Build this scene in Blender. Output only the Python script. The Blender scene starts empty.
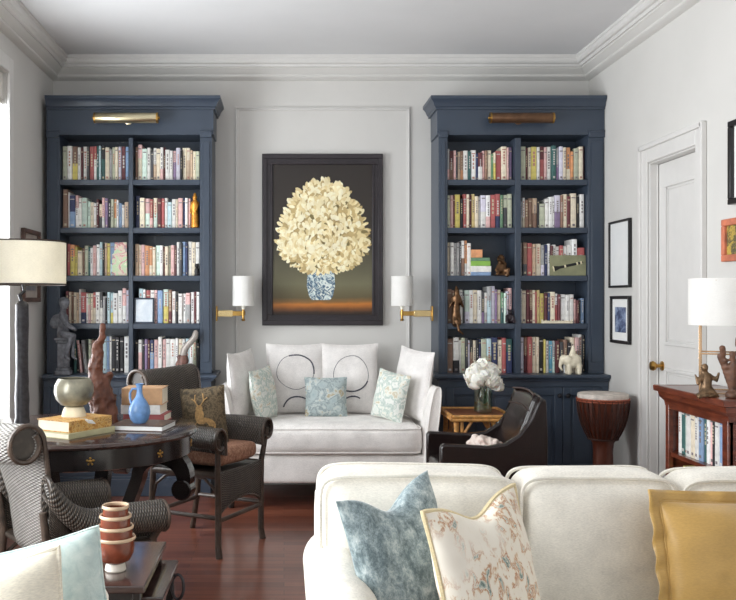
import bpy, bmesh, math, random
from mathutils import Vector, Matrix, Euler
from mathutils import noise as mnoise
random.seed(7)
SC = bpy.context.scene
COL = SC.collection
PI = math.pi
F = 900.0; VX = 284.0; VY = 300.0; H = 1.40      # camera calibration
def X(px, Y): return (px - VX) * Y / F
def Zt(py, Y): return H - (py - VY) * Y / F

# ------------------------------------------------------------------ materials
def lin(c):
    out = []
    for v in c[:3]:
        v /= 255.0
        out.append(v / 12.92 if v <= 0.04045 else ((v + 0.055) / 1.055) ** 2.4)
    return (*out, 1.0)
class NT:
    def __init__(s, name):
        s.m = bpy.data.materials.new(name); s.m.use_nodes = True
        s.t = s.m.node_tree; s.n = s.t.nodes; s.l = s.t.links
        s.b = s.n['Principled BSDF']
    def node(s, typ, **kw):
        n = s.n.new(typ)
        for k, v in kw.items():
            if k in n.inputs: n.inputs[k].default_value = v
            else: setattr(n, k, v)
        return n
    def coord(s, which='Object', scale=(1, 1, 1)):
        tc = s.node('ShaderNodeTexCoord'); mp = s.node('ShaderNodeMapping')
        s.l.new(tc.outputs[which], mp.inputs['Vector']); mp.inputs['Scale'].default_value = scale
        return mp.outputs['Vector']
    def ramp(s, fac, stops):
        r = s.node('ShaderNodeValToRGB'); e = r.color_ramp.elements
        e[0].position, e[0].color = stops[0][0], lin(stops[0][1])
        e[1].position, e[1].color = stops[-1][0], lin(stops[-1][1])
        for p, c in stops[1:-1]:
            q = e.new(p); q.color = lin(c)
        s.l.new(fac, r.inputs['Fac']); return r.outputs['Color']
    def noise(s, vec, scale, detail=4, rough=0.55, dist=0.0):
        n = s.node('ShaderNodeTexNoise', Scale=scale, Detail=detail, Roughness=rough, Distortion=dist)
        s.l.new(vec, n.inputs['Vector']); return n.outputs['Fac']
    def bump(s, h, strength=0.3, dist=0.01):
        b = s.node('ShaderNodeBump', Strength=strength, Distance=dist)
        s.l.new(h, b.inputs['Height']); s.l.new(b.outputs['Normal'], s.b.inputs['Normal'])
    def base(s, out): s.l.new(out, s.b.inputs['Base Color'])
    def set(s, rough=0.5, metal=0.0, **kw):
        s.b.inputs['Roughness'].default_value = rough; s.b.inputs['Metallic'].default_value = metal
        for k, v in kw.items(): s.b.inputs[k.replace('_', ' ')].default_value = v
        return s
_cache = {}
def plain(name, c, rough=0.5, metal=0.0, var=0.06, scale=12, bump=0.0, bscale=60, **kw):
    """paint, plaster, metal: one colour with a slight real unevenness"""
    if name in _cache: return _cache[name]
    t = NT(name).set(rough, metal, **kw)
    v = t.coord()
    lo = [max(0, x * (1 - var)) for x in c]; hi = [min(255, x * (1 + var)) for x in c]
    t.base(t.ramp(t.noise(v, scale), [(0.3, lo), (0.7, hi)]))
    if bump: t.bump(t.noise(v, bscale, 3), bump, 0.004)
    _cache[name] = t.m; return t.m
def fabric(name, c, var=0.07, weave=420, bump=0.25, rough=0.9, soft=9, **kw):
    if name in _cache: return _cache[name]
    t = NT(name).set(rough, 0, **kw); v = t.coord()
    a = t.noise(v, soft, 3); b = t.noise(t.coord('Object', (1, 1, 4)), weave / 4, 2)
    mx = t.node('ShaderNodeMath', operation='ADD'); t.l.new(a, mx.inputs[0]); t.l.new(b, mx.inputs[1])
    hf = t.node('ShaderNodeMath', operation='MULTIPLY'); t.l.new(mx.outputs[0], hf.inputs[0]); hf.inputs[1].default_value = 0.5
    lo = [x * (1 - var) for x in c]; hi = [min(255, x * (1 + var)) for x in c]
    t.base(t.ramp(hf.outputs[0], [(0.35, lo), (0.65, hi)]))
    t.bump(b, bump, 0.003); t.b.inputs['Sheen Weight'].default_value = 0.15
    _cache[name] = t.m; return t.m
def wood(name, c1, c2, rough=0.35, scale=(2, 26, 26), coat=0.0):
    if name in _cache: return _cache[name]
    t = NT(name).set(rough); v = t.coord('Object', scale)
    t.base(t.ramp(t.noise(v, 1.6, 6, 0.6, 0.6), [(0.32, c1), (0.68, c2)]))
    t.b.inputs['Coat Weight'].default_value = coat; t.b.inputs['Coat Roughness'].default_value = 0.12
    _cache[name] = t.m; return t.m
def mottled(name, stops, scale=18, rough=0.85, stretch=(1, 1, 1), detail=5, dist=0.8, bump=0.2):
    if name in _cache: return _cache[name]
    t = NT(name).set(rough); v = t.coord('Object', stretch)
    n = t.noise(v, scale, detail, 0.6, dist); t.base(t.ramp(n, stops))
    t.bump(t.noise(t.coord(), 160, 2), bump, 0.003)
    _cache[name] = t.m; return t.m
def glass(name, tint=(255, 255, 255), gloss=0.12):
    t = NT(name); tr = t.node('ShaderNodeBsdfTransparent'); tr.inputs['Color'].default_value = lin(tint)
    gl = t.node('ShaderNodeBsdfGlossy'); gl.inputs['Roughness'].default_value = 0.03
    mx = t.node('ShaderNodeMixShader'); mx.inputs[0].default_value = gloss
    t.l.new(tr.outputs[0], mx.inputs[1]); t.l.new(gl.outputs[0], mx.inputs[2])
    t.l.new(mx.outputs[0], t.n['Material Output'].inputs['Surface'])
    return t.m
def wicker(name, c1, c2, c3):
    """over-and-under weave read from the strand coordinates (UV in metres)"""
    t = NT(name).set(0.38)
    uv = t.node('ShaderNodeUVMap'); sep = t.node('ShaderNodeSeparateXYZ'); t.l.new(uv.outputs[0], sep.inputs[0])
    def sn(o, f):
        m = t.node('ShaderNodeMath', operation='MULTIPLY'); t.l.new(o, m.inputs[0]); m.inputs[1].default_value = f
        s = t.node('ShaderNodeMath', operation='SINE'); t.l.new(m.outputs[0], s.inputs[0]); return s.outputs[0]
    a = sn(sep.outputs['X'], 2 * PI / 0.030); b = sn(sep.outputs['Y'], 2 * PI / 0.012)
    p = t.node('ShaderNodeMath', operation='MULTIPLY'); t.l.new(a, p.inputs[0]); t.l.new(b, p.inputs[1])
    q = t.node('ShaderNodeMath', operation='MULTIPLY_ADD'); t.l.new(p.outputs[0], q.inputs[0]); q.inputs[1].default_value = 0.5; q.inputs[2].default_value = 0.5
    nz = t.noise(t.coord(), 25, 3)
    ad = t.node('ShaderNodeMath', operation='MULTIPLY_ADD'); t.l.new(nz, ad.inputs[0]); ad.inputs[1].default_value = 0.5; ad.inputs[2].default_value = -0.25
    sm = t.node('ShaderNodeMath', operation='ADD'); t.l.new(q.outputs[0], sm.inputs[0]); t.l.new(ad.outputs[0], sm.inputs[1])
    t.base(t.ramp(sm.outputs[0], [(0.1, c1), (0.5, c2), (0.95, c3)]))
    t.bump(q.outputs[0], 0.9, 0.006); return t.m
def floor_mat():
    t = NT('floorboards').set(0.3)
    v = t.coord('Object')
    br = t.node('ShaderNodeTexBrick', Scale=1.0, offset=0.37)
    br.inputs['Brick Width'].default_value = 1.35; br.inputs['Row Height'].default_value = 0.062
    br.inputs['Mortar Size'].default_value = 0.0012; br.inputs['Bias'].default_value = 0.0
    br.inputs['Color1'].default_value = lin((112, 60, 44)); br.inputs['Color2'].default_value = lin((150, 90, 68)); br.inputs['Mortar'].default_value = lin((30, 14, 10))
    t.l.new(v, br.inputs['Vector'])
    g = t.noise(t.coord('Object', (1.2, 22, 1)), 2.2, 6, 0.65, 0.5)
    mx = t.node('ShaderNodeMix', data_type='RGBA', blend_type='OVERLAY'); mx.inputs[0].default_value = 0.55
    gr = t.ramp(g, [(0.3, (90, 90, 90)), (0.7, (170, 165, 160))])
    t.l.new(br.outputs['Color'], mx.inputs[6]); t.l.new(gr, mx.inputs[7]); t.base(mx.outputs[2])
    t.bump(br.outputs['Fac'], -0.15, 0.002)
    t.b.inputs['Coat Weight'].default_value = 0.35; t.b.inputs['Coat Roughness'].default_value = 0.16
    return t.m

# ------------------------------------------------------------------ mesh builder
class MB:
    def __init__(s): s.v = []; s.f = []; s.mi = []; s.uv = {}; s.cur = 0
    def mat(s, i): s.cur = i; return s
    def add(s, verts, faces, uvs=None):
        b = len(s.v); s.v += [Vector(p) for p in verts]
        for k, f in enumerate(faces):
            if uvs is not None: s.uv[len(s.f)] = [uvs[i] for i in f]
            s.f.append([b + i for i in f]); s.mi.append(s.cur)
        return s
    def box(s, x0, x1, y0, y1, z0, z1, M=None):
        vs = [Vector((x, y, z)) for x in (x0, x1) for y in (y0, y1) for z in (z0, z1)]
        if M is not None: vs = [M @ p for p in vs]
        return s.add(vs, [(0, 1, 3, 2), (4, 6, 7, 5), (0, 4, 5, 1), (2, 3, 7, 6), (0, 2, 6, 4), (1, 5, 7, 3)])
    def grid(s, fn, nu, nv, cu=False, cv=False, uvf=None):
        vs = []; uvs = []
        for i in range(nu):
            for j in range(nv):
                u = i / (nu if cu else nu - 1); w = j / (nv if cv else nv - 1)
                vs.append(fn(u, w)); uvs.append(uvf(u, w) if uvf else (u, w))
        fs = []
        for i in range(nu if cu else nu - 1):
            for j in range(nv if cv else nv - 1):
                a, b = i * nv + j, i * nv + (j + 1) % nv
                c, d = ((i + 1) % nu) * nv + (j + 1) % nv, ((i + 1) % nu) * nv + j
                fs.append((a, d, c, b))
        return s.add(vs, fs, uvs)
    def lathe(s, prof, c=(0, 0, 0), seg=32, cap=True, M=None, sx=1, sy=1):
        vs = []; fs = []; n = len(prof); c = Vector(c)
        for r, z in prof:
            for k in range(seg):
                a = 2 * PI * k / seg; vs.append(c + Vector((r * math.cos(a) * sx, r * math.sin(a) * sy, z)))
        for i in range(n - 1):
            for k in range(seg):
                k2 = (k + 1) % seg; fs.append((i * seg + k, i * seg + k2, (i + 1) * seg + k2, (i + 1) * seg + k))
        if cap:
            if prof[0][0] > 1e-5: fs.append(tuple(reversed(range(seg))))
            if prof[-1][0] > 1e-5: fs.append(tuple(range((n - 1) * seg, n * seg)))
        if M is not None: vs = [M @ p for p in vs]
        return s.add(vs, fs)
    def tube(s, pts, r, seg=10, cap=True, flat=1.0):
        pts = [Vector(p) for p in pts]; n = len(pts)
        rr = r if isinstance(r, (list, tuple)) else [r] * n
        vs = []; fs = []; up = None
        for i, p in enumerate(pts):
            d = (pts[min(i + 1, n - 1)] - pts[max(i - 1, 0)]).normalized()
            if up is None:
                up = Vector((0, 0, 1)) if abs(d.z) < 0.9 else Vector((1, 0, 0))
            a = d.cross(up)
            if a.length < 1e-4: a = d.cross(Vector((0, 1, 0)))
            a.normalize(); b = a.cross(d).normalized(); up = b
            for k in range(seg):
                t = 2 * PI * k / seg; vs.append(p + a * (rr[i] * math.cos(t)) + b * (rr[i] * flat * math.sin(t)))
        for i in range(n - 1):
            for k in range(seg):
                k2 = (k + 1) % seg; fs.append((i * seg + k, (i + 1) * seg + k, (i + 1) * seg + k2, i * seg + k2))
        if cap: fs.append(tuple(range(seg))); fs.append(tuple(reversed(range((n - 1) * seg, n * seg))))
        return s.add(vs, fs)
    def ring(s, pts, r, seg=8):
        """closed tube"""
        pts = [Vector(p) for p in pts]; n = len(pts); vs = []; fs = []
        nrm = sum(((pts[i] - pts[0]).cross(pts[(i + 1) % n] - pts[0]) for i in range(n)), Vector()).normalized()
        for i, p in enumerate(pts):
            d = (pts[(i + 1) % n] - pts[i - 1]).normalized(); a = d.cross(nrm).normalized(); b = a.cross(d)
            for k in range(seg):
                t = 2 * PI * k / seg; vs.append(p + a * (r * math.cos(t)) + b * (r * math.sin(t)))
        for i in range(n):
            i2 = (i + 1) % n
            for k in range(seg):
                k2 = (k + 1) % seg; fs.append((i * seg + k, i2 * seg + k, i2 * seg + k2, i * seg + k2))
        return s.add(vs, fs)
    def ball(s, c, r, seg=12, rings=8, M=None):
        r = r if isinstance(r, (list, tuple)) else (r, r, r)
        vs = []; fs = []; c = Vector(c)
        for i in range(rings + 1):
            a = PI * i / rings
            for k in range(seg):
                b = 2 * PI * k / seg
                p = Vector((r[0] * math.sin(a) * math.cos(b), r[1] * math.sin(a) * math.sin(b), r[2] * math.cos(a)))
                if M is not None: p = M @ p
                vs.append(c + p)
        for i in range(rings):
            for k in range(seg):
                k2 = (k + 1) % seg; fs.append((i * seg + k, (i + 1) * seg + k, (i + 1) * seg + k2, i * seg + k2))
        return s.add(vs, fs)
    def prism(s, poly, axis, a, b):
        """polygon extruded along an axis: 'x' poly=(y,z), 'y' poly=(x,z), 'z' poly=(x,y)"""
        def P(p, t):
            return {'x': (t, p[0], p[1]), 'y': (p[0], t, p[1]), 'z': (p[0], p[1], t)}[axis]
        n = len(poly); vs = [P(p, a) for p in poly] + [P(p, b) for p in poly]
        fs = [tuple(range(n)), tuple(reversed(range(n, 2 * n)))] + [(i, (i + 1) % n, n + (i + 1) % n, n + i) for i in range(n)]
        return s.add(vs, fs)
    def sweep(s, path, prof, z0=0.0):
        """moulding: profile (offset to the right of travel, z) along a plan path with mitred corners"""
        n = len(path); m = len(prof); vs = []; fs = []
        for i, p in enumerate(path):
            p = Vector(p); ns = []
            if i > 0: d = (p - Vector(path[i - 1])).normalized(); ns.append(Vector((d.y, -d.x)))
            if i < n - 1: d = (Vector(path[i + 1]) - p).normalized(); ns.append(Vector((d.y, -d.x)))
            o = ns[0] if len(ns) == 1 else (ns[0] + ns[1]) / (1 + ns[0].dot(ns[1]))
            for off, z in prof: vs.append((p.x + o.x * off, p.y + o.y * off, z0 + z))
        for i in range(n - 1):
            for k in range(m):
                k2 = (k + 1) % m; fs.append((i * m + k, i * m + k2, (i + 1) * m + k2, (i + 1) * m + k))
        fs.append(tuple(reversed(range(m)))); fs.append(tuple(range((n - 1) * m, n * m)))
        return s.add(vs, fs)
    def rbox(s, c, size, r, n=10, bulge=(0, 0, 0), M=None):
        """soft rounded block (upholstery): centre, full size, corner radius, outward swell of each face pair"""
        c = Vector(c); h = Vector(size) / 2; r = min(r, min(h) * 0.999)
        idx = {}; vs = []; fs = []
        def vert(i, j, k):
            key = (i, j, k)
            if key in idx: return idx[key]
            q = Vector((2 * i / n - 1, 2 * j / n - 1, 2 * k / n - 1))
            # denser near the edges
            q = Vector([math.copysign(1 - (1 - abs(t)) ** 1.5, t) if abs(t) < 1 else t for t in q])
            p = Vector((q.x * h.x, q.y * h.y, q.z * h.z))
            inner = Vector([max(-(h[a] - r), min(h[a] - r, p[a])) for a in range(3)])
            d = p - inner
            if d.length > 1e-9: p = inner + d.normalized() * r
            f = [max(0.0, 1 - q[a] ** 2) for a in range(3)]
            p.x += bulge[0] * q.x * f[1] * f[2]; p.y += bulge[1] * q.y * f[0] * f[2]; p.z += bulge[2] * q.z * f[0] * f[1]
            p += c
            if M is not None: p = M @ p
            idx[key] = len(vs); vs.append(p); return idx[key]
        for a in range(n):
            for b in range(n):
                for side in (0, n):
                    for fac in range(3):
                        def K(u, w):
                            return [(side, u, w), (u, side, w), (u, w, side)][fac]
                        q = [vert(*K(a, b)), vert(*K(a + 1, b)), vert(*K(a + 1, b + 1)), vert(*K(a, b + 1))]
                        if (side == 0) ^ (fac == 1): q.reverse()
                        fs.append(tuple(q))
        return s.add(vs, fs)
    def build(s, name, mats, parent=None, world=False, smooth=35, bevel=0.0, bseg=2, jitter=0.0, jscale=8):
        me = bpy.data.meshes.new(name)
        off = parent.location if (parent is not None and world) else Vector((0, 0, 0))
        vs = [p - off for p in s.v]
        if jitter:
            vs = [p + Vector(mnoise.noise_vector(p * jscale + Vector((len(name), 3.1, 7.7)))) * jitter for p in vs]
        me.from_pydata([tuple(p) for p in vs], [], s.f)
        mats = mats if isinstance(mats, (list, tuple)) else [mats]
        for m in mats: me.materials.append(m)
        me.polygons.foreach_set('material_index', s.mi)
        if s.uv:
            ul = me.uv_layers.new(name='UVMap')
            for pi, uvs in s.uv.items():
                for li, u in zip(me.polygons[pi].loop_indices, uvs): ul.data[li].uv = u
        me.update(); bm = bmesh.new(); bm.from_mesh(me); bmesh.ops.recalc_face_normals(bm, faces=bm.faces); bm.to_mesh(me); bm.free()
        if smooth:
            me.polygons.foreach_set('use_smooth', [True] * len(me.polygons)); me.set_sharp_from_angle(angle=math.radians(smooth))
        o = bpy.data.objects.new(name, me); COL.objects.link(o)
        if parent is not None: o.parent = parent
        if bevel:
            b = o.modifiers.new('bevel', 'BEVEL'); b.width = bevel; b.segments = bseg; b.limit_method = 'ANGLE'; b.angle_limit = math.radians(40)
        return o
def remesh(o, voxel, iters=6, fac=0.6):
    m = o.modifiers.new('skin', 'REMESH'); m.mode = 'VOXEL'; m.voxel_size = voxel; m.use_smooth_shade = True
    s = o.modifiers.new('soft', 'SMOOTH'); s.factor = fac; s.iterations = iters
    return o
def tag(o, label, cat, group=None):
    o['label'] = label; o['category'] = cat
    if group: o['group'] = group
    return o
def thing(name, label, cat, loc=(0, 0, 0), rotz=0.0, group=None):
    o = bpy.data.objects.new(name, None); o.empty_display_size = 0.1; COL.objects.link(o)
    o.location = loc; o.rotation_euler = (0, 0, rotz)
    return tag(o, label, cat, group)
def struct(o): o['kind'] = 'structure'; return o
def rough_up(o, size, strength):
    tx = bpy.data.textures.new('relief', 'CLOUDS'); tx.noise_scale = size; tx.noise_depth = 3
    d = o.modifiers.new('relief', 'DISPLACE'); d.texture = tx; d.strength = strength; d.mid_level = .5
    return o
def dup(root):
    r = root.copy(); COL.objects.link(r)
    for ch in list(root.children):
        c = ch.copy(); COL.objects.link(c); c.parent = r
        for g in list(ch.children):
            d = g.copy(); COL.objects.link(d); d.parent = c
    return r

# ------------------------------------------------------------------ palette
WALL = plain('wall_paint', (206, 204, 200), 0.75, var=0.012, scale=2, bump=0.05, bscale=180)
CEIL = plain('ceiling_paint', (216, 216, 217), 0.85, var=0.01, scale=2)
TRIM = plain('trim_paint', (214, 212, 209), 0.42, var=0.01)
NAVY = plain('navy_paint', (58, 68, 82), 0.34, var=0.03, scale=4)
BRASS = plain('aged_brass', (176, 138, 76), 0.3, 1.0, var=0.1)
BRASSP = plain('pale_brass', (205, 180, 130), 0.25, 1.0, var=0.05)
BRONZE = plain('dark_bronze', (92, 68, 48), 0.38, 0.85, var=0.25, scale=30)
IRON = plain('blackened_iron', (45, 44, 48), 0.45, 0.4, var=0.2)
BLACK = plain('black_lacquer', (26, 24, 26), 0.35, var=0.1)
EBONY = wood('ebonised_wood', (16, 14, 15), (36, 28, 27), 0.22, coat=0.4)
EBTOP = wood('worn_table_top', (38, 28, 27), (76, 56, 50), 0.16, (3, 14, 14), coat=0.6)
WALNUT = wood('walnut', (58, 24, 15), (104, 48, 30), 0.3, (3, 22, 22), coat=0.3)
LINEN = fabric('oatmeal_linen', (228, 222, 213))
LINEN2 = fabric('white_linen', (232, 228, 224))
CREAM = fabric('cream_silk', (238, 230, 210), rough=0.6)
SHADE = fabric('lampshade_linen', (240, 235, 221), var=0.03, rough=0.8)
SHADEW = fabric('white_shade', (246, 245, 242), var=0.02, rough=0.8)
for m_ in (SHADE, SHADEW):      # thin cloth lets daylight through
    nt_ = m_.node_tree; bs_ = nt_.nodes['Principled BSDF']; tl_ = nt_.nodes.new('ShaderNodeBsdfTranslucent'); mx_ = nt_.nodes.new('ShaderNodeMixShader')
    nt_.links.new(bs_.inputs['Base Color'].links[0].from_socket, tl_.inputs['Color']); mx_.inputs[0].default_value = .32
    nt_.links.new(bs_.outputs[0], mx_.inputs[1]); nt_.links.new(tl_.outputs[0], mx_.inputs[2]); nt_.links.new(mx_.outputs[0], nt_.nodes['Material Output'].inputs['Surface'])
WICK = wicker('dark_wicker', (20, 17, 15), (58, 51, 45), (118, 108, 98))
WICKLIT = wicker('window_lit_wicker', (84, 80, 77), (122, 118, 113), (164, 160, 155))  # same dark wicker, window's reflection put into the colour as paler strands
CANE = plain('dark_cane_pole', (70, 58, 50), 0.32, var=0.25, scale=20)
LEATHER = plain('oxblood_leather', (29, 19, 18), 0.24, var=0.2, scale=14, bump=0.15, bscale=120)
STONE = plain('grey_stone', (104, 106, 112), 0.8, var=0.25, scale=25, bump=0.4, bscale=60)
PAPER = plain('page_edges', (232, 224, 205), 0.85, var=0.05)
WHITE = plain('white_card', (238, 238, 236), 0.7, var=0.02)
CERAM = plain('cream_ceramic', (232, 222, 198), 0.25, var=0.06, scale=20)
GLASS = glass('clear_glass', gloss=0.08)
# ------------------------------------------------------------------ the room
D = 6.85; XL = -1.758; XR = 2.321; CZ = 3.23; Y0 = -1.2
struct(MB().box(XL - .2, XR + .2, Y0, D + .2, -.1, 0).build('floor', floor_mat()))
struct(MB().box(XL - .2, XR + .2, Y0, D + .2, CZ, CZ + .1).build('ceiling', CEIL))
struct(MB().box(XL - .2, XR + .2, D, D + .2, 0, CZ).build('wall_back', WALL))
# left wall with two tall windows
W1 = (4.42, 5.70); W2 = (1.2, 3.4); WZ = (.55, 2.84)
b = MB()
for a, c in ((Y0, W2[0]), (W2[1], W1[0]), (W1[1], D)): b.box(XL - .2, XL, a, c, 0, CZ)
for a, c in (W1, W2):
    b.box(XL - .2, XL, a, c, 0, WZ[0]); b.box(XL - .2, XL, a, c, WZ[1], CZ)
struct(b.build('wall_left', WALL))
for i, (a, c) in enumerate((W1, W2)):
    w = MB()
    xo, xi = XL - .13, XL - .08
    for (p, q) in ((a, a + .05), (c - .05, c), ((a + c) / 2 - .02, (a + c) / 2 + .02)): w.box(xo, xi, p, q, WZ[0], WZ[1])
    for (p, q) in ((WZ[0], WZ[0] + .06), (WZ[1] - .05, WZ[1]), (1.55, 1.59)): w.box(xo, xi, a + .05, c - .05, p, q)
    wf = struct(w.build('window_%d' % (i + 1), TRIM, bevel=.004))
    MB().box(XL - .108, XL - .104, a + .04, c - .04, WZ[0] + .05, WZ[1] - .04).build('pane', GLASS, wf)
    cs = MB()
    cs.box(XL - .0, XL + .022, c, c + .085, WZ[0] - .05, WZ[1] + .1); cs.box(XL, XL + .022, a - .085, a, WZ[0] - .05, WZ[1] + .1)
    cs.box(XL, XL + .022, a, c, WZ[1], WZ[1] + .1)
    cs.build('window_casing', TRIM, wf, bevel=.006)
    MB().box(XL - .08, XL + .05, a - .1, c + .1, WZ[0] - .04, WZ[0]).build('window_sill', TRIM, wf, bevel=.006)
    bl = MB().box(XL - .075, XL - .02, a + .01, c - .01, WZ[1] - .17, WZ[1] - .005)
    for k in range(4): bl.box(XL - .078, XL - .016, a + .01, c - .01, WZ[1] - .17 - .012 * k, WZ[1] - .165 - .012 * k)
    bl = bl.build('window_blind', fabric('blind_cloth', (214, 210, 203)), bevel=.004)
    tag(bl, 'pale folded blind drawn up at the top of the window' if i == 0 else 'pale folded blind in the window beside the seating nearest the camera', 'blind')
# right wall with the door opening
DY = (5.05, 5.72); DZ = 2.27
b = MB(); b.box(XR, XR + .2, Y0, DY[0], 0, CZ); b.box(XR, XR + .2, DY[1], D, 0, CZ); b.box(XR, XR + .2, DY[0], DY[1], DZ, CZ)
struct(b.build('wall_right', WALL))
d = MB(); x0 = XR + .055
d.box(x0, x0 + .04, DY[0] + .0125, DY[1] - .0125, .005, DZ - .013)
def ring_box(d, ya, yb, za, zb, w, x, t):
    for q in ((ya, yb, za, za + w), (ya, yb, zb - w, zb), (ya, ya + w, za + w, zb - w), (yb - w, yb, za + w, zb - w)):
        d.box(x - t, x, *q)
for za, zb in ((1.12, 2.12), (.2, .98)):
    ring_box(d, DY[0] + .12, DY[1] - .12, za, zb, .022, x0, .012); ring_box(d, DY[0] + .15, DY[1] - .15, za + .03, zb - .03, .01, x0, .006)
door = struct(d.build('door_1', TRIM, bevel=.003))
ky = DY[1] - .07; kz = Zt(366, 5.64)
kb = MB(); R90 = Matrix.Translation((x0, ky, kz)) @ Matrix.Rotation(-PI / 2, 4, 'Y')
kb.lathe([(.03, 0), (.03, .006), (.012, .01), (.011, .035), (.024, .045), (.031, .06), (.026, .074), (.0, .08)], seg=24, M=R90)
k = kb.build('door_knob', BRASS, door); k['label'] = 'round aged brass door knob'
c = MB()
prof = [(0, 0), (.006, .0), (.016, .012), (.016, .09), (.03, .096), (.03, .125), (0, .125)]
def casing(a0, a1, top):   # door architrave, three boards with a raised outer bead
    for s_, e in ((a1, 1), (a0, -1)):
        y0, y1 = sorted((s_, s_ + e * .1)); c.box(XR - .016, XR, y0, y1, 0, top + .1)
        y0, y1 = sorted((s_ + e * .08, s_ + e * .112)); c.box(XR - .032, XR, y0, y1, 0, top + .112)
    c.box(XR - .016, XR, a0, a1, top, top + .1); c.box(XR - .032, XR, a0 - .1, a1 + .1, top + .085, top + .117)
    for y in (a0, a1 - .0): pass
    c.box(XR - .001, XR + .12, a1 - .010, a1 + .002, 0, top); c.box(XR - .001, XR + .12, a0 - .002, a0 + .010, 0, top); c.box(XR - .001, XR + .12, a0, a1, top - .010, top + .002)
    c.box(XR + .042, XR + .052, a1 - .022, a1 - .010, 0, top - .01); c.box(XR + .042, XR + .052, a0 + .010, a0 + .022, 0, top - .01)
casing(DY[0], DY[1], DZ)
struct(c.build('trim_1', TRIM, bevel=.005))
# cornice: profile offsets from wall, heights below ceiling
prof = [(0, 0), (.145, 0), (.145, -.018), (.138, -.024), (.138, -.045), (.128, -.058), (.112, -.062), (.104, -.078), (.078, -.098), (.055, -.118), (.047, -.124), (.047, -.138), (.034, -.15), (.012, -.158), (0, -.162)]
struct(MB().sweep([(XL, Y0), (XL, D), (XR, D), (XR, Y0)], prof[1:8] + [(.09, -.078), (.09, 0)], CZ).build('trim_2', TRIM, smooth=25))
struct(MB().sweep([(XL, Y0), (XL, D), (XR, D), (XR, Y0)], [(0, 0), (.0895, 0), (.0895, -.088)] + prof[8:], CZ).build('trim_4', WALL, smooth=25))
# baseboards
bp = [(0, 0), (.02, 0), (.02, .13), (.014, .15), (.008, .165), (0, .17)]
struct(MB().sweep([(XL, Y0), (XL, 6.41)], bp).build('baseboard_left', TRIM))
struct(MB().sweep([(-.43, D), (1.03, D)], bp).build('baseboard_back', TRIM))
struct(MB().sweep([(XR, 6.40), (XR, DY[1] + .113)], bp).build('baseboard_right', TRIM))
# wall panel moulding (one applied rectangle)
px0, px1 = X(235, D), X(410, D); pz1 = Zt(107, D); pz0 = .34
m = MB()
for w, t, o in ((.026, .010, 0), (.010, .018, .004)):
    for q in ((px0 + o, px1 - o, pz1 - o - w, pz1 - o), (px0 + o, px1 - o, pz0 + o, pz0 + o + w)): m.box(q[0], q[1], D - t, D, q[2], q[3])
    for q in (px0 + o, px1 - o - w): m.box(q, q + w, D - t, D, pz0 + o + w, pz1 - o - w)
struct(m.build('trim_3', plain('panel_moulding_paint', (206, 204, 201), .5, var=.01), bevel=.003))

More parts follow.
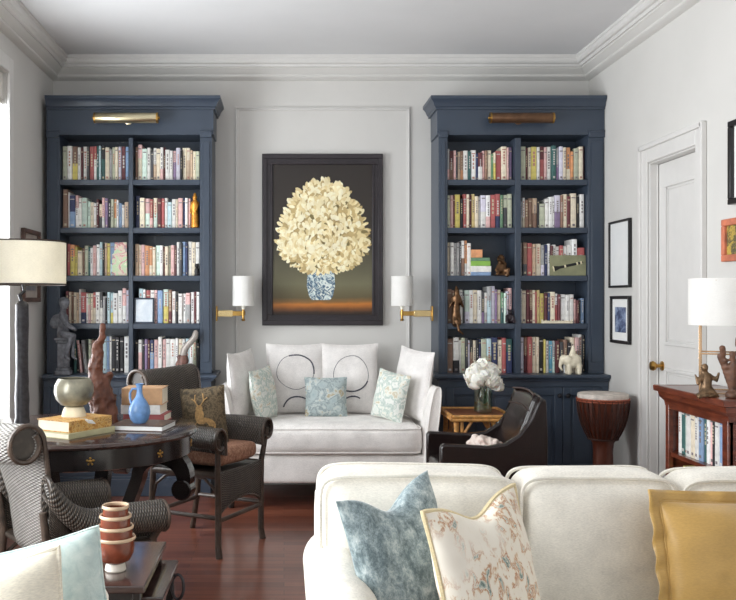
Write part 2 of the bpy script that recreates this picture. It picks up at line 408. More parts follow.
# ------------------------------------------------------------------ built-in bookcases
UF = 6.52; BF = 6.42; TOP = 2.869
SHZ = [2.273, 1.925, 1.577, 1.230, .868]       # shelf-top heights, counter last
OPEN_TOP = 2.575
def bookcase(label, xl, bays, xr, free, group):
    t = thing('bookcase', label, 'bookcase', ((xl + xr) / 2, 6.6, 0), 0, group)
    W = lambda mb, n, **k: mb.build(n, NAVY, t, world=True, **k)
    fl = .012 if free == 'L' else 0; fr = .012 if free == 'R' else 0
    W(MB().box(xl, xr, 6.80, D - .004, .868, 2.80), 'back_panel')
    W(MB().box(xl, bays[0][0], UF + .012, 6.80, .868, 2.6), 'side_panel', bevel=.002)
    W(MB().box(bays[1][1], xr, UF + .012, 6.80, .868, 2.6), 'side_panel', bevel=.002)
    W(MB().box(bays[0][1], bays[1][0], UF, 6.80, .868, OPEN_TOP), 'divider', bevel=.003)
    for a, b_ in bays:
        for z in SHZ[:4]:
            W(MB().box(a, b_, UF + .004, 6.80, z - .040, z), 'shelf', bevel=.003)
    # pilasters with a sunk line
    for a, b_ in ((xl, bays[0][0]), (bays[1][1], xr)):
        p = MB().box(a, b_, UF - .006, UF + .012, .868, OPEN_TOP + .02); p.box(a + .022, b_ - .016, UF - .014, UF - .006, .95, OPEN_TOP - .03)
        W(p, 'pilaster', bevel=.003)
        c = MB().box(a - .0, b_ + .0, UF - .022, UF, OPEN_TOP + .0, OPEN_TOP + .052); c.box(a, b_, UF - .03, UF, OPEN_TOP + .038, OPEN_TOP + .05)
        W(c, 'capital', bevel=.003)
    W(MB().box(xl - fl, xr + fr, UF - .012, 6.80, OPEN_TOP + .02, TOP - .06), 'frieze', bevel=.002)
    prof = [(0, 0), (.012, 0), (.012, .014), (.022, .022), (.03, .045), (.046, .066), (.052, .07), (.052, .092), (0, .092)]
    zc = TOP - .092
    if free == 'R': path = [(xl, UF - .012), (xr + fr, UF - .012), (xr + fr, 6.84)]
    else: path = [(xl - fl, 6.84), (xl - fl, UF - .012), (xr, UF - .012)]
    W(MB().sweep(path, prof, zc), 'crown', smooth=25)
    W(MB().box(xl - fl, xr + fr, UF - .012, 6.84, zc, TOP - .002), 'crown_top')
    # counter and base
    cl = xl - (.035 if free == 'L' else 0); cr = xr + (.03 if free == 'R' else 0)
    if free == 'R': path = [(cl, BF), (cr - .03, BF), (cr - .03, 6.84)]
    else: path = [(cl + .02, 6.84), (cl + .02, BF), (cr, BF)]
    cp = [(0, -.045), (.014, -.045), (.02, -.03), (.034, -.026), (.04, -.018), (.04, -.006), (.034, 0), (0, 0)]
    k = MB().sweep(path, cp, .868); k.box(min(path[0][0], path[-1][0]), max(path[0][0], path[-1][0]), BF, 6.84, .823, .868)
    W(k, 'counter', smooth=25)
    bl, br = (cl + .02, cr) if free == 'L' else (cl, cr - .03)
    W(MB().box(bl, br, BF + .03, 6.84, .0, .823), 'base')
    W(MB().box(bl, br, BF - .008, BF + .03, 0, .12).box(bl, br, BF - .002, BF + .03, .12, .14), 'plinth', bevel=.003)
    n = 4 if free == 'L' else 2
    fr_ = MB(); st = .05
    fr_.box(bl, br, BF + .004, BF + .03, .78, .823); fr_.box(bl, br, BF + .004, BF + .03, .14, .17)
    fr_.box(bl, bl + st, BF + .004, BF + .03, .17, .78); fr_.box(br - st, br, BF + .004, BF + .03, .17, .78)
    W(fr_, 'face_frame', bevel=.002)
    dw = (br - bl - 2 * st) / n
    for i in range(n):
        a, b_ = bl + st + i * dw + .002, bl + st + (i + 1) * dw - .002
        q = MB().box(a, b_, BF + .012, BF + .03, .173, .777); w = .055
        for s_ in ((a, a + w, .173, .777), (b_ - w, b_, .173, .777), (a + w, b_ - w, .173, .173 + w), (a + w, b_ - w, .777 - w, .777)):
            q.box(s_[0], s_[1], BF, BF + .012, s_[2], s_[3])
        q.box(a + w + .02, b_ - w - .02, BF + .007, BF + .012, .173 + w + .02, .777 - w - .02)
        dr = W(q, 'door', bevel=.003)
        kx = b_ - .028 if i % 2 == 0 else a + .028
        M = Matrix.Translation(Vector((kx, BF, .72)) - t.location) @ Matrix.Rotation(PI / 2, 4, 'X')
        kn = MB().lathe([(.010, 0), (.008, .012), (.015, .02), (.017, .028), (.012, .036), (0, .038)], seg=16, M=M).build('knob', IRON, dr)
    return t
BL = [(X(60, UF), X(128.5, UF)), (X(133, UF), X(200, UF))]
BR = [(X(447.5, UF), X(515, UF)), (X(521, UF), X(588, UF))]
bookcase('tall navy built-in bookcase with cupboards, beside the window', XL + .04, BL, X(212, UF), 'R', 'navy built-in bookcases')
bookcase('tall navy built-in bookcase with cupboards, behind the drum and leather chair', X(438.5, UF), BR, XR - .004, 'L', 'navy built-in bookcases')
def picture_light(cx, zc, half, mat, label):
    t = thing('picture_light', label, 'lamp', (cx, UF - .0135, zc), 0, 'picture lights on the bookcases')
    Ry = Matrix.Translation((0, -.10, 0)) @ Matrix.Rotation(PI / 2, 4, 'Y')
    MB().lathe([(.034, -half), (.036, -half + .004), (.036, half - .004), (.034, half)], seg=28, M=Ry).build('tube_shade', mat, t)
    for sx in (-1, 1):
        MB().lathe([(.0385, -.006), (.0385, .006)], seg=28, M=Matrix.Translation((sx * half, -.10, 0)) @ Matrix.Rotation(PI / 2, 4, 'Y')).ball((sx * (half + .008), -.10, 0), .011).build('end_cap', BRASS, t)
    MB().tube([(0, 0, 0), (0, -.05, -.012), (0, -.09, 0)], .008).build('arm', mat, t)
    MB().lathe([(.03, 0), (.03, .008), (.01, .014)], seg=20, M= Matrix.Rotation(PI / 2, 4, 'X')).build('wall_plate', mat, t)
picture_light(X(126, 6.4), Zt(118, 6.41), .222, plain('satin_brass', (206, 194, 162), .3, 1.0, var=.06), 'polished brass picture light on the bookcase beside the window')
picture_light(X(522, 6.4), Zt(118, 6.41), .222, plain('antique_brass', (112, 84, 64), .4, .8, var=.15), 'dark antique picture light on the bookcase behind the drum')

# ------------------------------------------------------------------ books
CC = dict(w=(232, 229, 222), c=(228, 208, 172), t=(196, 156, 116), k=(34, 32, 37), g=(150, 150, 150), r=(172, 46, 44), m=(98, 36, 42), o=(220, 124, 56),
          y=(214, 190, 56), n=(40, 50, 96), b=(92, 132, 184), l=(170, 208, 218), e=(66, 124, 76), d=(44, 96, 92), p=(228, 164, 160), u=(112, 78, 132),
          v=(194, 188, 210), s=(172, 178, 142), f=(122, 74, 48), a=(200, 168, 84), i=(192, 222, 204), h=(72, 72, 76), z=(52, 156, 200))
CN = dict(w='white', c='cream', t='tan', k='black', g='grey', r='red', m='maroon', o='orange', y='yellow', n='navy', b='blue', l='pale-blue', e='green', d='teal',
          p='pink', u='purple', v='lavender', s='sage', f='brown', a='ochre', i='mint', h='charcoal', z='bright-blue')
def bookmat(c):
    j = random.choice((-1, 0, 1)); key = 'cover_%s_%d' % (CN[c], j + 1)
    f_ = 1 + .07 * j; lum_ = sum(CC[c]) / 3; wsh = .22 if c not in 'kmndh' else .05
    return plain(key, [min(246, (lum_ + (x - lum_) * .8) * f_ * (1 - wsh) + 245 * wsh) for x in CC[c]], .55, var=.08, scale=25)
def book_mesh(w, d, h, c1, c2=None, frac=.5, marks=True, plainpages=False):
    """upright book, spine towards -y at y=0, standing on z=0, centred in x"""
    b = MB(); t = min(.0025, w * .18); r = min(.006, w * .3)
    mats = [bookmat(c1), PAPER, bookmat(c2 or c1)]
    lum = sum(CC[c1]) / 3
    mats.append(plain('ink_grey', (128, 120, 122), .6) if lum > 120 else plain('foil_pale', (196, 184, 156), .5))
    mats.append(plain('ink_rust', (184, 132, 118), .6) if lum > 150 else plain('ink_white', (206, 202, 198), .6))
    U = [(-w / 2, d), (-w / 2, r), (-w / 2 + r * .7, .001), (0, 0), (w / 2 - r * .7, .001), (w / 2, r), (w / 2, d), (w / 2 - t, d), (w / 2 - t, r + .003), (-w / 2 + t, r + .003), (-w / 2 + t, d)]
    hs = h * frac if c2 else h
    if c2:
        b.mat(2).prism(U, 'z', 0, hs); b.mat(0).prism(U, 'z', hs, h)
    else: b.mat(0).prism(U, 'z', 0, h)
    b.mat(1).box(-w / 2 + t, w / 2 - t, r + .002, d - .004, .003, h - .004)
    if marks and w > .012:
        q = random.random(); m = random.choice((3, 3, 4)); y = -.0006
        if q < .55:   # title running up the spine
            z0 = h * random.uniform(.35, .5); z1 = h * random.uniform(.75, .92); x = w * random.uniform(.12, .2)
            n = random.randint(4, 7); step = (z1 - z0) / n
            for k in range(n): b.mat(m).box(-x, x, y, .002, z0 + k * step, z0 + k * step + step * random.uniform(.55, .8))
        if q > .4:    # bands and a publisher's block
            z0 = h * random.uniform(.82, .9); b.mat(m).box(-w * .36, w * .36, y, .002, z0, z0 + h * .03)
            b.mat(m).box(-w * .22, w * .22, y, .002, h * .06, h * .06 + min(w * .5, h * .06))
    return b, mats
ORD = 'first second third fourth fifth sixth seventh eighth ninth tenth eleventh twelfth 13th 14th 15th 16th 17th 18th 19th 20th 21st 22nd 23rd 24th'.split()
NROW = ['top shelf', 'second shelf', 'third shelf', 'fourth shelf', 'lowest shelf']
def book_row(spec, x0, x1, zrow, where, group, s=.0073, yf=6.565, dmax=.2):
    """spec: tokens colour[colour][fraction]width,height in photo pixels; leading ! leans, ~ marks an unfilled gap"""
    toks = spec.split(); items = []
    for tk in toks:
        a, hh = tk.split(','); k = 0
        while not (a[k].isdigit() or a[k] == '.'): k += 1
        items.append((a[:k], float(a[k:]), float(hh)))
    tot = sum(q[1] for q in items); sc = (x1 - x0) / tot; x = x0; n = 0
    for code, wp, hp in items:
        w = wp * sc
        if code == '~': x += w; continue
        lean = 0.0
        if code[0] == '!': lean = .11; code = code[1:]
        c1, c2 = code[0], (code[1] if len(code) > 1 else None)
        ww = w * .955; h = hp * s * random.uniform(.985, 1.012)
        mb, mats = book_mesh(ww, dmax * random.uniform(.72, .98), h, c1, c2, random.choice((.35, .5, .62)))
        o = mb.build('book', mats, smooth=0)
        o.location = (x + w / 2, yf + random.uniform(0, .022), zrow + .0005)
        if lean: o.rotation_euler = (0, -lean, 0); o.location.z += ww / 2 * math.sin(lean); o.location.x += .004
        nm = CN[c1] + (' and ' + CN[c2] if c2 else '')
        tag(o, '%s book, %s from left, %s, %s' % (nm, ORD[n], where[0], where[1]), 'book', group)
        n += 1; x += w
# rows: bookcase beside the window (A) and behind the drum (B); L / R bay
ROWS = {
 ('A', 0, 0): "s4.5,34 w5,34.5 fy5.5,34 w3.2,33 m2.2,33 w4,34 h2.2,34 r4.5,34 rw3,34 d2.2,34 l2,35 kd4,34.5 c4.4,33 g2.8,31 s3,33 c3,33 v3.2,34 m4.2,34 b3.5,34",
 ('A', 0, 1): "f2.5,34 pc4.5,36 i5,32 w3.5,33 h2.8,29 wt3.2,33 c4,32 wp3,33 m2,33 w4.5,31 w3.2,30 pu3,30 v4.5,33 k2,30 c4,33 ct4,33 t2.5,30 c3.2,29 s4,29",
 ('A', 1, 0): "f5,39 w1.5,36 nb5.5,33 pw3,33 w3,30 i5,30 i2.5,27 c3,26 w3,25 m2.2,29 ch3,24 pw2.5,30 u3,30 k2.5,28 s3,29 os2.5,29 w2,28 b3.2,25 w2.5,23 t4,26",
 ('A', 1, 1): "n4.5,33 c5,30 pi5,30 rp3,29 ci4.2,30 m4,30 r3,30 w3,30 l4.2,26 w4,29 c2,29 p4.5,30 n2.2,30 w3,30 p2.5,30 ~9,1",
 ('A', 2, 0): "~4.5,1 r3.5,32 oy5,31 y2.5,29 c5,25 f2.5,28 s4,30 d2,29 w3,28 p3.5,30 w3.5,31 l3,34 k2.2,32 t2.5,33 y3.5,32 bl5,33 ~15,1",
 ('A', 2, 1): "t3.5,32 c2.5,31 p3.5,31 o4,30 oc3,30 c3,29 i4,30 w3,30 m1.8,29 c3.5,29 s2,30 p3.5,31 m2,30 w3,34 h2.5,33 b3,34 n2.2,33 w4,34 c3.5,34 w4,33",
 ('A', 3, 0): "~3,1 m3,32 c2.5,31 f3,31 c2.8,31 t2.2,30 w2.2,34 rn5.5,31 w2,30 sp2.5,30 c2.5,30 rc3,31 w4.5,31 hw3,31 g2.5,27 k2,31 l3,31 ly3,30 w5,30 w4.5,33 pw4,35 v3,33",
 ('A', 3, 1): "~3,1 l4,35 w2.5,34 r4,33 w4,33 p2.5,33 b5,33 iy5,34 fm3,33 w3.5,32 k2,29 w4,30 w3,30 pg4,30 w3.5,31 m2,32 w3,31",
 ('A', 4, 0): "~10,1 d3.5,33 k2.5,33 !p2.5,33 ~2,1 !g3,33 ~1,1 s3,33 f3,33 r4,32 c3.5,33 l4,36 b2.5,36 w2,36 k4,36 k4,36 k4,36 w5,36",
 ('A', 4, 1): "k3,33 wp4,33 k2.5,33 u3,33 m2.5,33 nb4,33 p4,33 w4,36 p3.5,33 w4.5,34 w5,34 w3,34 c4,34 w3,34 l4,34 w4,34 s3,33 k3.5,30",
 ('B', 0, 0): "gp2.5,32 mf4,30 p2.2,30 h2,28 t2.8,29 fo2.5,30 w4.5,30 d2.8,29 w5,30 n2.2,27 mw4,28 p2.2,30 f2.5,30 c4,30 e2.2,27 cy2,28 r5.5,30 c5.5,34 p2,33 u3,33",
 ('B', 0, 1): "s5.5,34 m2.5,33 c2.8,33 y5.5,34 w3,33 mr4.5,34 p2.8,33 w4.2,34 d4.5,35 gu2.8,32 v4,34 c3,33 oc4.5,33 o3,29 s4.5,32 c4.5,34 m1.5,34",
 ('B', 1, 0): "s3,33 p3,33 m1.8,33 y5,34 k3,30 r3,34 c2.5,34 m2.5,33 a3,34 c3.5,32 g2,31 vw5,33 wp4,33 r5,33 rn4.5,34 e3,33 sh4,33 s4.5,34",
 ('B', 1, 1): "g2,27 wc2,30 f3.5,28 f3.5,30 tf4,30 k1.5,28 s5,24 w3.5,29 w3.2,31 w2,31 vu5,33 f2.5,33 c3.5,34 m3,32 c5,35 k3,32 w4,34",
 ('B', 2, 0): "c3,33 w4,33 g2.8,33 g3,33 h2,34 wf3,35 ow2.8,35 w4,33 ~42,1",
 ('B', 2, 1): "g2.5,33 fh4,33 r5,33 t3,32 c5,32 gv3,31 n3,31 w2.5,32 m2,30 w3,31 w3,29 r3,30 w4,30 w4,31 w4.5,36 re7,28",
 ('B', 3, 0): "f5,34 f6,33 w2.5,32 w3,33 h2,31 iv5,33 w4,33 c4,33 w4.5,33 hu3,31 wg3,31 gl4,37 v4,37 u2.5,34 c4,34 ed3,31 i2.5,30 v2.5,32 p3.5,35",
 ('B', 3, 1): "g2,34 c4.5,33 m3,33 fm3,33 c3,33 r1.5,32 a3,33 y4,30 m3,30 n2.5,30 c5,31 wr2.5,30 m2.5,29 w5,29 w4,28 w4,29 p2.5,24 m2.5,23 h2,24 b3.5,25",
 ('B', 4, 0): "f6,34 wk6,35 w1.5,33 s4,35 h2.5,35 v2,33 kf3,33 cf3,32 k2.5,33 nu2.5,33 sw5,34 ls4.5,34 n6,35 c4.5,33 r3.5,35 dn6,34",
 ('B', 4, 1): "v4,35 fm3,36 r4.5,36 c4,36 c2.5,36 k4.5,36 y1.5,33 w3,32 z4,32 gi2.5,32 m4,32 h3.5,31 fw3.5,33 k3,30 c4,35 pf4,35 w3,38 k2,38",
}
for (cs_, r_, bay), spec in ROWS.items():
    ba = (BL if cs_ == 'A' else BR)[bay]
    where = (NROW[r_], ('left' if bay == 0 else 'right') + (' bay of window bookcase' if cs_ == 'A' else ' bay of bookcase behind drum'))
    book_row(spec, ba[0] + .006, ba[1] - .006, SHZ[r_], where, 'books on the %s, %s' % where)
# ------------------------------------------------------------------ ornaments on the bookshelves
def capsule(b, p0, p1, r0, r1, n=7):
    p0, p1 = Vector(p0), Vector(p1)
    for i in range(n):
        t = i / (n - 1); b.ball(p0.lerp(p1, t), r0 + (r1 - r0) * t, 10, 7)
    return b
def flat_book(name_label, w, d, h, c, loc, rz, group, cat='book', pages=PAPER, coverm=None, c2=None):
    """closed book lying flat: spine along local -y edge"""
    t = thing('book', name_label, cat, loc, rz, group); cm = coverm or bookmat(c)
    e = min(.004, h * .14)
    cv = MB().box(-w / 2, w / 2, -d / 2, d / 2, 0, e).box(-w / 2, w / 2, -d / 2, d / 2, h - e, h).box(-w / 2, w / 2, -d / 2, -d / 2 + e, e, h - e)
    cv.build('cover', cm, t, bevel=.0012)
    MB().box(-w / 2 + .004, w / 2 - .004, -d / 2 + e, d / 2 - .005, e, h - e).build('page_block', pages, t)
    return t
# seated cherub on a pedestal, lower left of the window bookcase
sx, sy, sz = X(64, 6.43) , 6.43, .868
t = thing('cherub_statue', 'grey stone statue of a seated cherub on a square pedestal, in front of books', 'statue', (sx, sy - .012, sz + .001))
p = MB()
p.box(-.055, .055, -.05, .05, 0, .03).box(-.045, .045, -.042, .042, .03, .05).box(-.037, .037, -.036, .036, .05, .225).box(-.046, .046, -.044, .044, .225, .245).box(-.056, .056, -.05, .05, .245, .262)
p.build('pedestal', STONE, t, bevel=.005)
b = MB()
capsule(b, (-.012, .008, .28), (-.008, .012, .40), .040, .042); capsule(b, (-.008, .0, .42), (.002, -.012, .475), .03, .018)
b.ball((.008, -.014, .505), (.036, .036, .042)); b.ball((.004, .002, .515), (.041, .038, .040))
b.ball((.038, -.022, .497), .009)
for s_, yy in ((-1, -.024), (1, .02)):
    capsule(b, (.0, yy, .285), (.07, yy - .03, .275), .030, .024); capsule(b, (.07, yy - .03, .275), (.05 + .02 * s_, yy - .045, .13), .021, .014)
    capsule(b, (.05 + .02 * s_, yy - .045, .13), (.08 + .02 * s_, yy - .06, .11), .013, .010)
capsule(b, (.0, -.032, .405), (.045, -.06, .345), .017, .014); capsule(b, (.045, -.06, .345), (.085, -.05, .325), .013, .012)
capsule(b, (-.02, .045, .40), (.05, .03, .34), .017, .013); capsule(b, (.05, .03, .34), (.09, -.03, .32), .013, .012)
remesh(b.build('cherub', STONE, t), .0055)
w = MB()
for s_ in (-1, 1):
    w.ball((-.05, .03 * s_ + .02, .38), (.045, .012, .06), M=Matrix.Rotation(.5, 3, 'Y'))
remesh(w.build('wing', STONE, t), .006)
# golden figure, second shelf
t = thing('gold_figurine', 'small gilded standing figurine at the end of the second shelf', 'figurine', (X(195, 6.56), 6.555, SHZ[1]))
b = MB(); b.lathe([(.03, 0), (.03, .02), (.022, .025)], seg=16)
capsule(b, (0, 0, .03), (-.002, 0, .13), .03, .024); capsule(b, (0, 0, .13), (0, 0, .18), .024, .026); b.ball((0, -.004, .222), (.018, .018, .023))
capsule(b, (-.025, 0, .18), (-.03, -.02, .11), .01, .009); capsule(b, (.025, 0, .18), (.012, -.03, .13), .01, .009); b.ball((0, 0, .245), (.012, .012, .012))
remesh(b.build('body', plain('gilding', (206, 142, 58), .4, .6, var=.2, scale=40), t), .005)
# small black cat, third shelf
t = thing('black_cat_figurine', 'tiny black sitting cat figurine in front of white books, third shelf', 'figurine', (X(197, 6.55), 6.55, SHZ[2]))
b = MB(); b.ball((0, 0, .03), (.02, .018, .032)); b.ball((0, -.006, .072), (.017, .016, .016)); capsule(b, (-.01, -.006, .08), (-.012, -.006, .095), .006, .002, 4); capsule(b, (.01, -.006, .08), (.012, -.006, .095), .006, .002, 4)
capsule(b, (.018, .0, .01), (.03, -.01, .03), .006, .005, 5); b.box(-.02, .02, -.018, .018, 0, .006)
remesh(b.build('body', BLACK, t), .004)
# face-out picture book, third shelf
z = SHZ[2]; bx = X(119.5, 6.55)
t = thing('picture_book', 'face-out picture book with a mint, pink and grey jacket, third shelf', 'book', (bx, 6.562, z)); t.rotation_euler = (-.07, -.03, 0)
MB().box(-.055, .055, 0, .012, 0, .245).build('cover', mottled('picture_jacket', [(.3, (244, 238, 214)), (.42, (196, 222, 176)), (.5, (236, 214, 200)), (.56, (206, 130, 130)), (.62, (150, 168, 172)), (.7, (240, 224, 196))], 14, .5, dist=1.2), t, bevel=.002)
MB().box(-.052, .052, .0121, .022, .002, .243).build('page_block', PAPER, t)
# small framed picture on the fourth shelf
def frame_parts(t, w, h, fw, fd, mf, art, mat_w=0.0, matm=None, dep=.012):
    """upright frame facing -y, bottom at z=0, back at y=0"""
    f_ = MB()
    for q in ((-w / 2, w / 2, 0, fw), (-w / 2, w / 2, h - fw, h)): f_.box(q[0], q[1], -fd, 0, q[2], q[3])
    for q in (-w / 2, w / 2 - fw): f_.box(q, q + fw, -fd, 0, fw, h - fw)
    f_.build('frame', mf, t, bevel=min(.004, fw * .2))
    if mat_w:
        MB().box(-w / 2 + fw, w / 2 - fw, -dep + .004, -.002, fw, h - fw).build('mount', matm, t)
    g = fw + mat_w
    o = MB().box(-w / 2 + g, w / 2 - g, -dep + (.001 if mat_w else .002), -dep + .0035 if mat_w else -.002, g, h - g).build('picture', art, t)
    return o
t = thing('photo_frame', 'small dark framed pale picture standing before books on the fourth shelf', 'picture frame', (X(143.5, 6.52), 6.555, SHZ[3])); t.rotation_euler = (-.06, 0, 0)
frame_parts(t, .145, .185, .011, .016, plain('blue_black_frame', (44, 54, 72), .4), mottled('pale_print', [(.3, (232, 238, 242)), (.55, (206, 216, 226)), (.7, (240, 240, 240))], 9, .4), 0)
# jug with curved horn spout on the counter
t = thing('horn_spout_jug', 'brown carved jug with a curved grey horn rising from it, on the bookcase counter', 'jug', (X(182, 6.4), 6.46, .868))
MB().lathe([(.05, 0), (.05, .02), (.038, .03), (.036, .06), (.042, .1), (.036, .13), (.03, .135)], seg=24).ball((-.03, -.01, .07), (.022, .02, .03)).ball((-.02, -.02, .12), (.018, .016, .02)).build('body', plain('carved_brown', (104, 74, 66), .5, .2, var=.3, scale=35), t, jitter=.004, jscale=40)
MB().tube([(.0, 0, .12), (.01, 0, .17), (.03, 0, .205), (.06, 0, .235), (.085, 0, .265), (.092, 0, .30), (.09, 0, .315)], [.028, .025, .024, .023, .024, .02, .008], 14).build('horn', plain('grey_horn', (150, 142, 136), .4, .2, var=.2), t)
# bookcase behind the drum
t = thing('bronze_goddess', 'tall dark bronze deity statue at the shelf end, one foot hanging down', 'statue', (X(456.5, 6.5), 6.515, SHZ[3]))
b = MB(); capsule(b, (0, 0, .005), (0, 0, .11), .034, .03); capsule(b, (0, 0, .11), (.004, 0, .19), .026, .03); b.ball((.004, -.006, .222), (.02, .02, .025)); capsule(b, (.004, 0, .235), (.0, 0, .275), .02, .004)
for s_ in (-1, 1):
    capsule(b, (.028 * s_, 0, .185), (.048 * s_, -.012, .12), .012, .010); capsule(b, (.048 * s_, -.012, .12), (.03 * s_, -.035, .165), .009, .008)
    capsule(b, (.018 * s_, -.004, .06), (.022 * s_, -.03, .0), .016, .012)
capsule(b, (.0, -.035, .02), (.012, -.045, -.05), .013, .011); capsule(b, (.012, -.045, -.05), (.04, -.05, -.075), .011, .008)
remesh(b.build('body', BRONZE, t), .005)
t = thing('bronze_monkey', 'small bronze crouching monkey beside the flat stack of books', 'figurine', (X(501.5, 6.55), 6.55, SHZ[2]))
b = MB(); b.ball((0, 0, .055), (.04, .036, .05)); b.ball((-.006, -.012, .125), (.028, .028, .03)); b.ball((-.026, -.022, .118), (.014, .014, .013))
capsule(b, (-.02, -.02, .085), (-.045, -.03, .04), .015, .012); capsule(b, (.022, -.02, .085), (-.02, -.045, .115), .014, .01); capsule(b, (.02, -.015, .03), (.04, -.04, .045), .02, .016); capsule(b, (.04, -.04, .045), (.03, -.045, .0), .014, .012); capsule(b, (-.025, -.02, .03), (-.04, -.045, .01), .018, .013)
b.box(-.05, .05, -.045, .03, 0, .01); remesh(b.build('body', BRONZE, t), .005)
t = thing('black_bear_figurine', 'small black seated bear figurine before the fourth shelf books', 'figurine', (X(509.5, 6.55), 6.55, SHZ[3]))
b = MB(); b.ball((0, 0, .035), (.032, .026, .036)); b.ball((.004, -.008, .082), (.02, .02, .019)); b.ball((-.01, -.026, .078), (.009, .009, .008))
for s_ in (-1, 1): b.ball((.004 + .014 * s_, 0, .1), .007); capsule(b, (.022 * s_, -.01, .05), (.026 * s_, -.034, .02), .012, .01, 5); capsule(b, (.02 * s_, -.01, .014), (.026 * s_, -.04, .012), .014, .012, 5)
remesh(b.build('body', plain('black_plum', (40, 30, 36), .35), t), .004)
# flat stack of books, third shelf
gx = X(481, 6.56); z = SHZ[2]
for lab, w, d, h, c, dx in (('blue book at the bottom of the flat stack, third shelf', .145, .18, .026, 'b', .0), ('white book second up in the flat stack, third shelf', .148, .18, .044, 'w', .001), ('bright green book third up in the flat stack', .142, .18, .036, 'L', -.002), ('dark green slim book fourth up in the flat stack', .136, .17, .024, 'e', -.004), ('orange book topmost on the flat stack', .082, .13, .058, 'o', -.03)):
    cm = plain('leaf_green', (140, 186, 84), .5) if c == 'L' else None
    flat_book(lab, w, d, h, c, (gx + dx, 6.56 + d / 2, z + .0005), 0, 'flat stack of books on the third shelf', coverm=cm); z += h + .0005
# green card with a clarinet, leaning before the books
t = thing('green_boxed_print', 'olive green framed print of a black clarinet leaning on the third shelf', 'picture', (X(569, 6.53), 6.552, SHZ[2])); t.rotation_euler = (-.05, 0, 0)
MB().box(-.132, .132, 0, .008, 0, .15).build('card', plain('olive_card', (138, 138, 108), .8, var=.08), t, bevel=.002)
c = MB(); MC = Matrix.Translation((-.105, -.001, .05)) @ Matrix.Rotation(PI / 2 - .22, 4, 'Y') @ Matrix.Rotation(PI / 2, 4, 'Z')
c.mat(0).lathe([(.0, 0), (.020, .0), (.013, .03), (.009, .045), (.009, .19), (.006, .2), (.005, .22)], seg=12, M=MC @ Matrix.Diagonal((.35, 1, 1, 1)))
c.mat(1).lathe([(.021, -.004), (.021, .004)], seg=12, M=MC @ Matrix.Diagonal((.4, 1, 1, 1)))
for zz in (.08, .17, .2): c.lathe([(.0108, zz), (.0108, zz + .012)], seg=12, M=MC @ Matrix.Diagonal((.5, 1, 1, 1)))
c.build('clarinet_picture', [BLACK, plain('ivory_paint', (226, 214, 180), .5)], t)
# white tray, fourth shelf
t = thing('white_tray', 'narrow white ceramic tray in front of books on the fourth shelf', 'tray', (X(557.5, 6.53), 6.542, SHZ[3]))
MB().box(-.112, .112, -.014, .014, 0, .012).box(-.112, .112, -.014, -.009, .012, .02).box(-.112, -.106, -.014, .014, .012, .03).box(.106, .112, -.014, .014, .012, .03).build('dish', CERAM, t, bevel=.003)
# ceramic elephant on the counter
t = thing('elephant_ornament', 'cream ceramic elephant ornament with raised trunk on the bookcase counter', 'ornament', (X(574, 6.44), 6.47, .868))
b = MB(); b.ball((.0, 0, .085), (.062, .045, .048)); b.ball((.02, 0, .1), (.045, .04, .045))
for sx_ in (-.032, .04):
    for sy_ in (-.024, .024): capsule(b, (sx_, sy_, .06), (sx_, sy_, .012), .02, .018)
b.ball((-.062, 0, .105), (.034, .032, .036)); capsule(b, (-.082, 0, .095), (-.092, 0, .055), .016, .012); capsule(b, (-.092, 0, .055), (-.078, -.004, .03), .012, .009)
for s_ in (-1, 1): b.ball((-.045, .034 * s_, .108), (.024, .008, .034), M=Matrix.Rotation(.4 * s_, 3, 'Z'))
capsule(b, (.06, 0, .09), (.075, 0, .04), .006, .004)
b.ball((.0, 0, .14), (.028, .03, .018))
remesh(b.build('body', CERAM, t), .0055)
capsule(MB(), (-.0, 0, .15), (.004, 0, .19), .022, .012).build('rider', CERAM, t)

# ------------------------------------------------------------------ art and frames on the walls
# hydrangea painting
fx0, fx1 = X(262, 6.81), X(383, 6.81); fz0, fz1 = Zt(325.5, 6.81), Zt(153.5, 6.81); fw = .082
t = thing('hydrangea_painting', 'large framed painting of white hydrangeas in a blue and white vase', 'painting', ((fx0 + fx1) / 2, D - .004, fz0))
w = fx1 - fx0; h = fz1 - fz0
pr = MB()   # mitred moulding as four swept boards
for k, (hw, lo, y0, y1) in enumerate(((fw, 0, -.03, 0), (fw * .42, .004, -.042, -.03), (fw * .2, fw * .78, -.036, -.03))):
    a = lo; c = lo + hw if k else hw
    pr.box(-w / 2 + a, w / 2 - a, y0, y1, a, c).box(-w / 2 + a, w / 2 - a, y0, y1, h - c, h - a).box(-w / 2 + a, -w / 2 + c, y0, y1, c, h - c).box(w / 2 - c, w / 2 - a, y0, y1, c, h - c)
pr.build('frame', plain('near_black_frame', (40, 34, 38), .4, var=.15), t, bevel=.004)
cw, ch = w / 2 - fw + .002, h - 2 * fw + .004
cm = NT('painted_ground').set(.45)
v = cm.coord('Generated'); sp = cm.node('ShaderNodeSeparateXYZ'); cm.l.new(v, sp.inputs[0])
nz = cm.noise(cm.coord('Object'), 7, 5, .6, .6); ad = cm.node('ShaderNodeMath', operation='MULTIPLY_ADD'); cm.l.new(nz, ad.inputs[0]); ad.inputs[1].default_value = .03; cm.l.new(sp.outputs['Z'], ad.inputs[2])
cm.base(cm.ramp(ad.outputs[0], [(.03, (44, 28, 14)), (.055, (112, 66, 26)), (.085, (184, 112, 42)), (.10, (130, 92, 46)), (.13, (92, 82, 54)), (.22, (108, 104, 78)), (.34, (86, 82, 62)), (.5, (50, 42, 34)), (1, (38, 31, 27))]))
MB().box(-cw, cw, -.022, -.004, fw - .002, h - fw + .002).build('canvas', cm.m, t)
pet = MB(); rs = random.Random(3); YC = -.0225
s = D / F
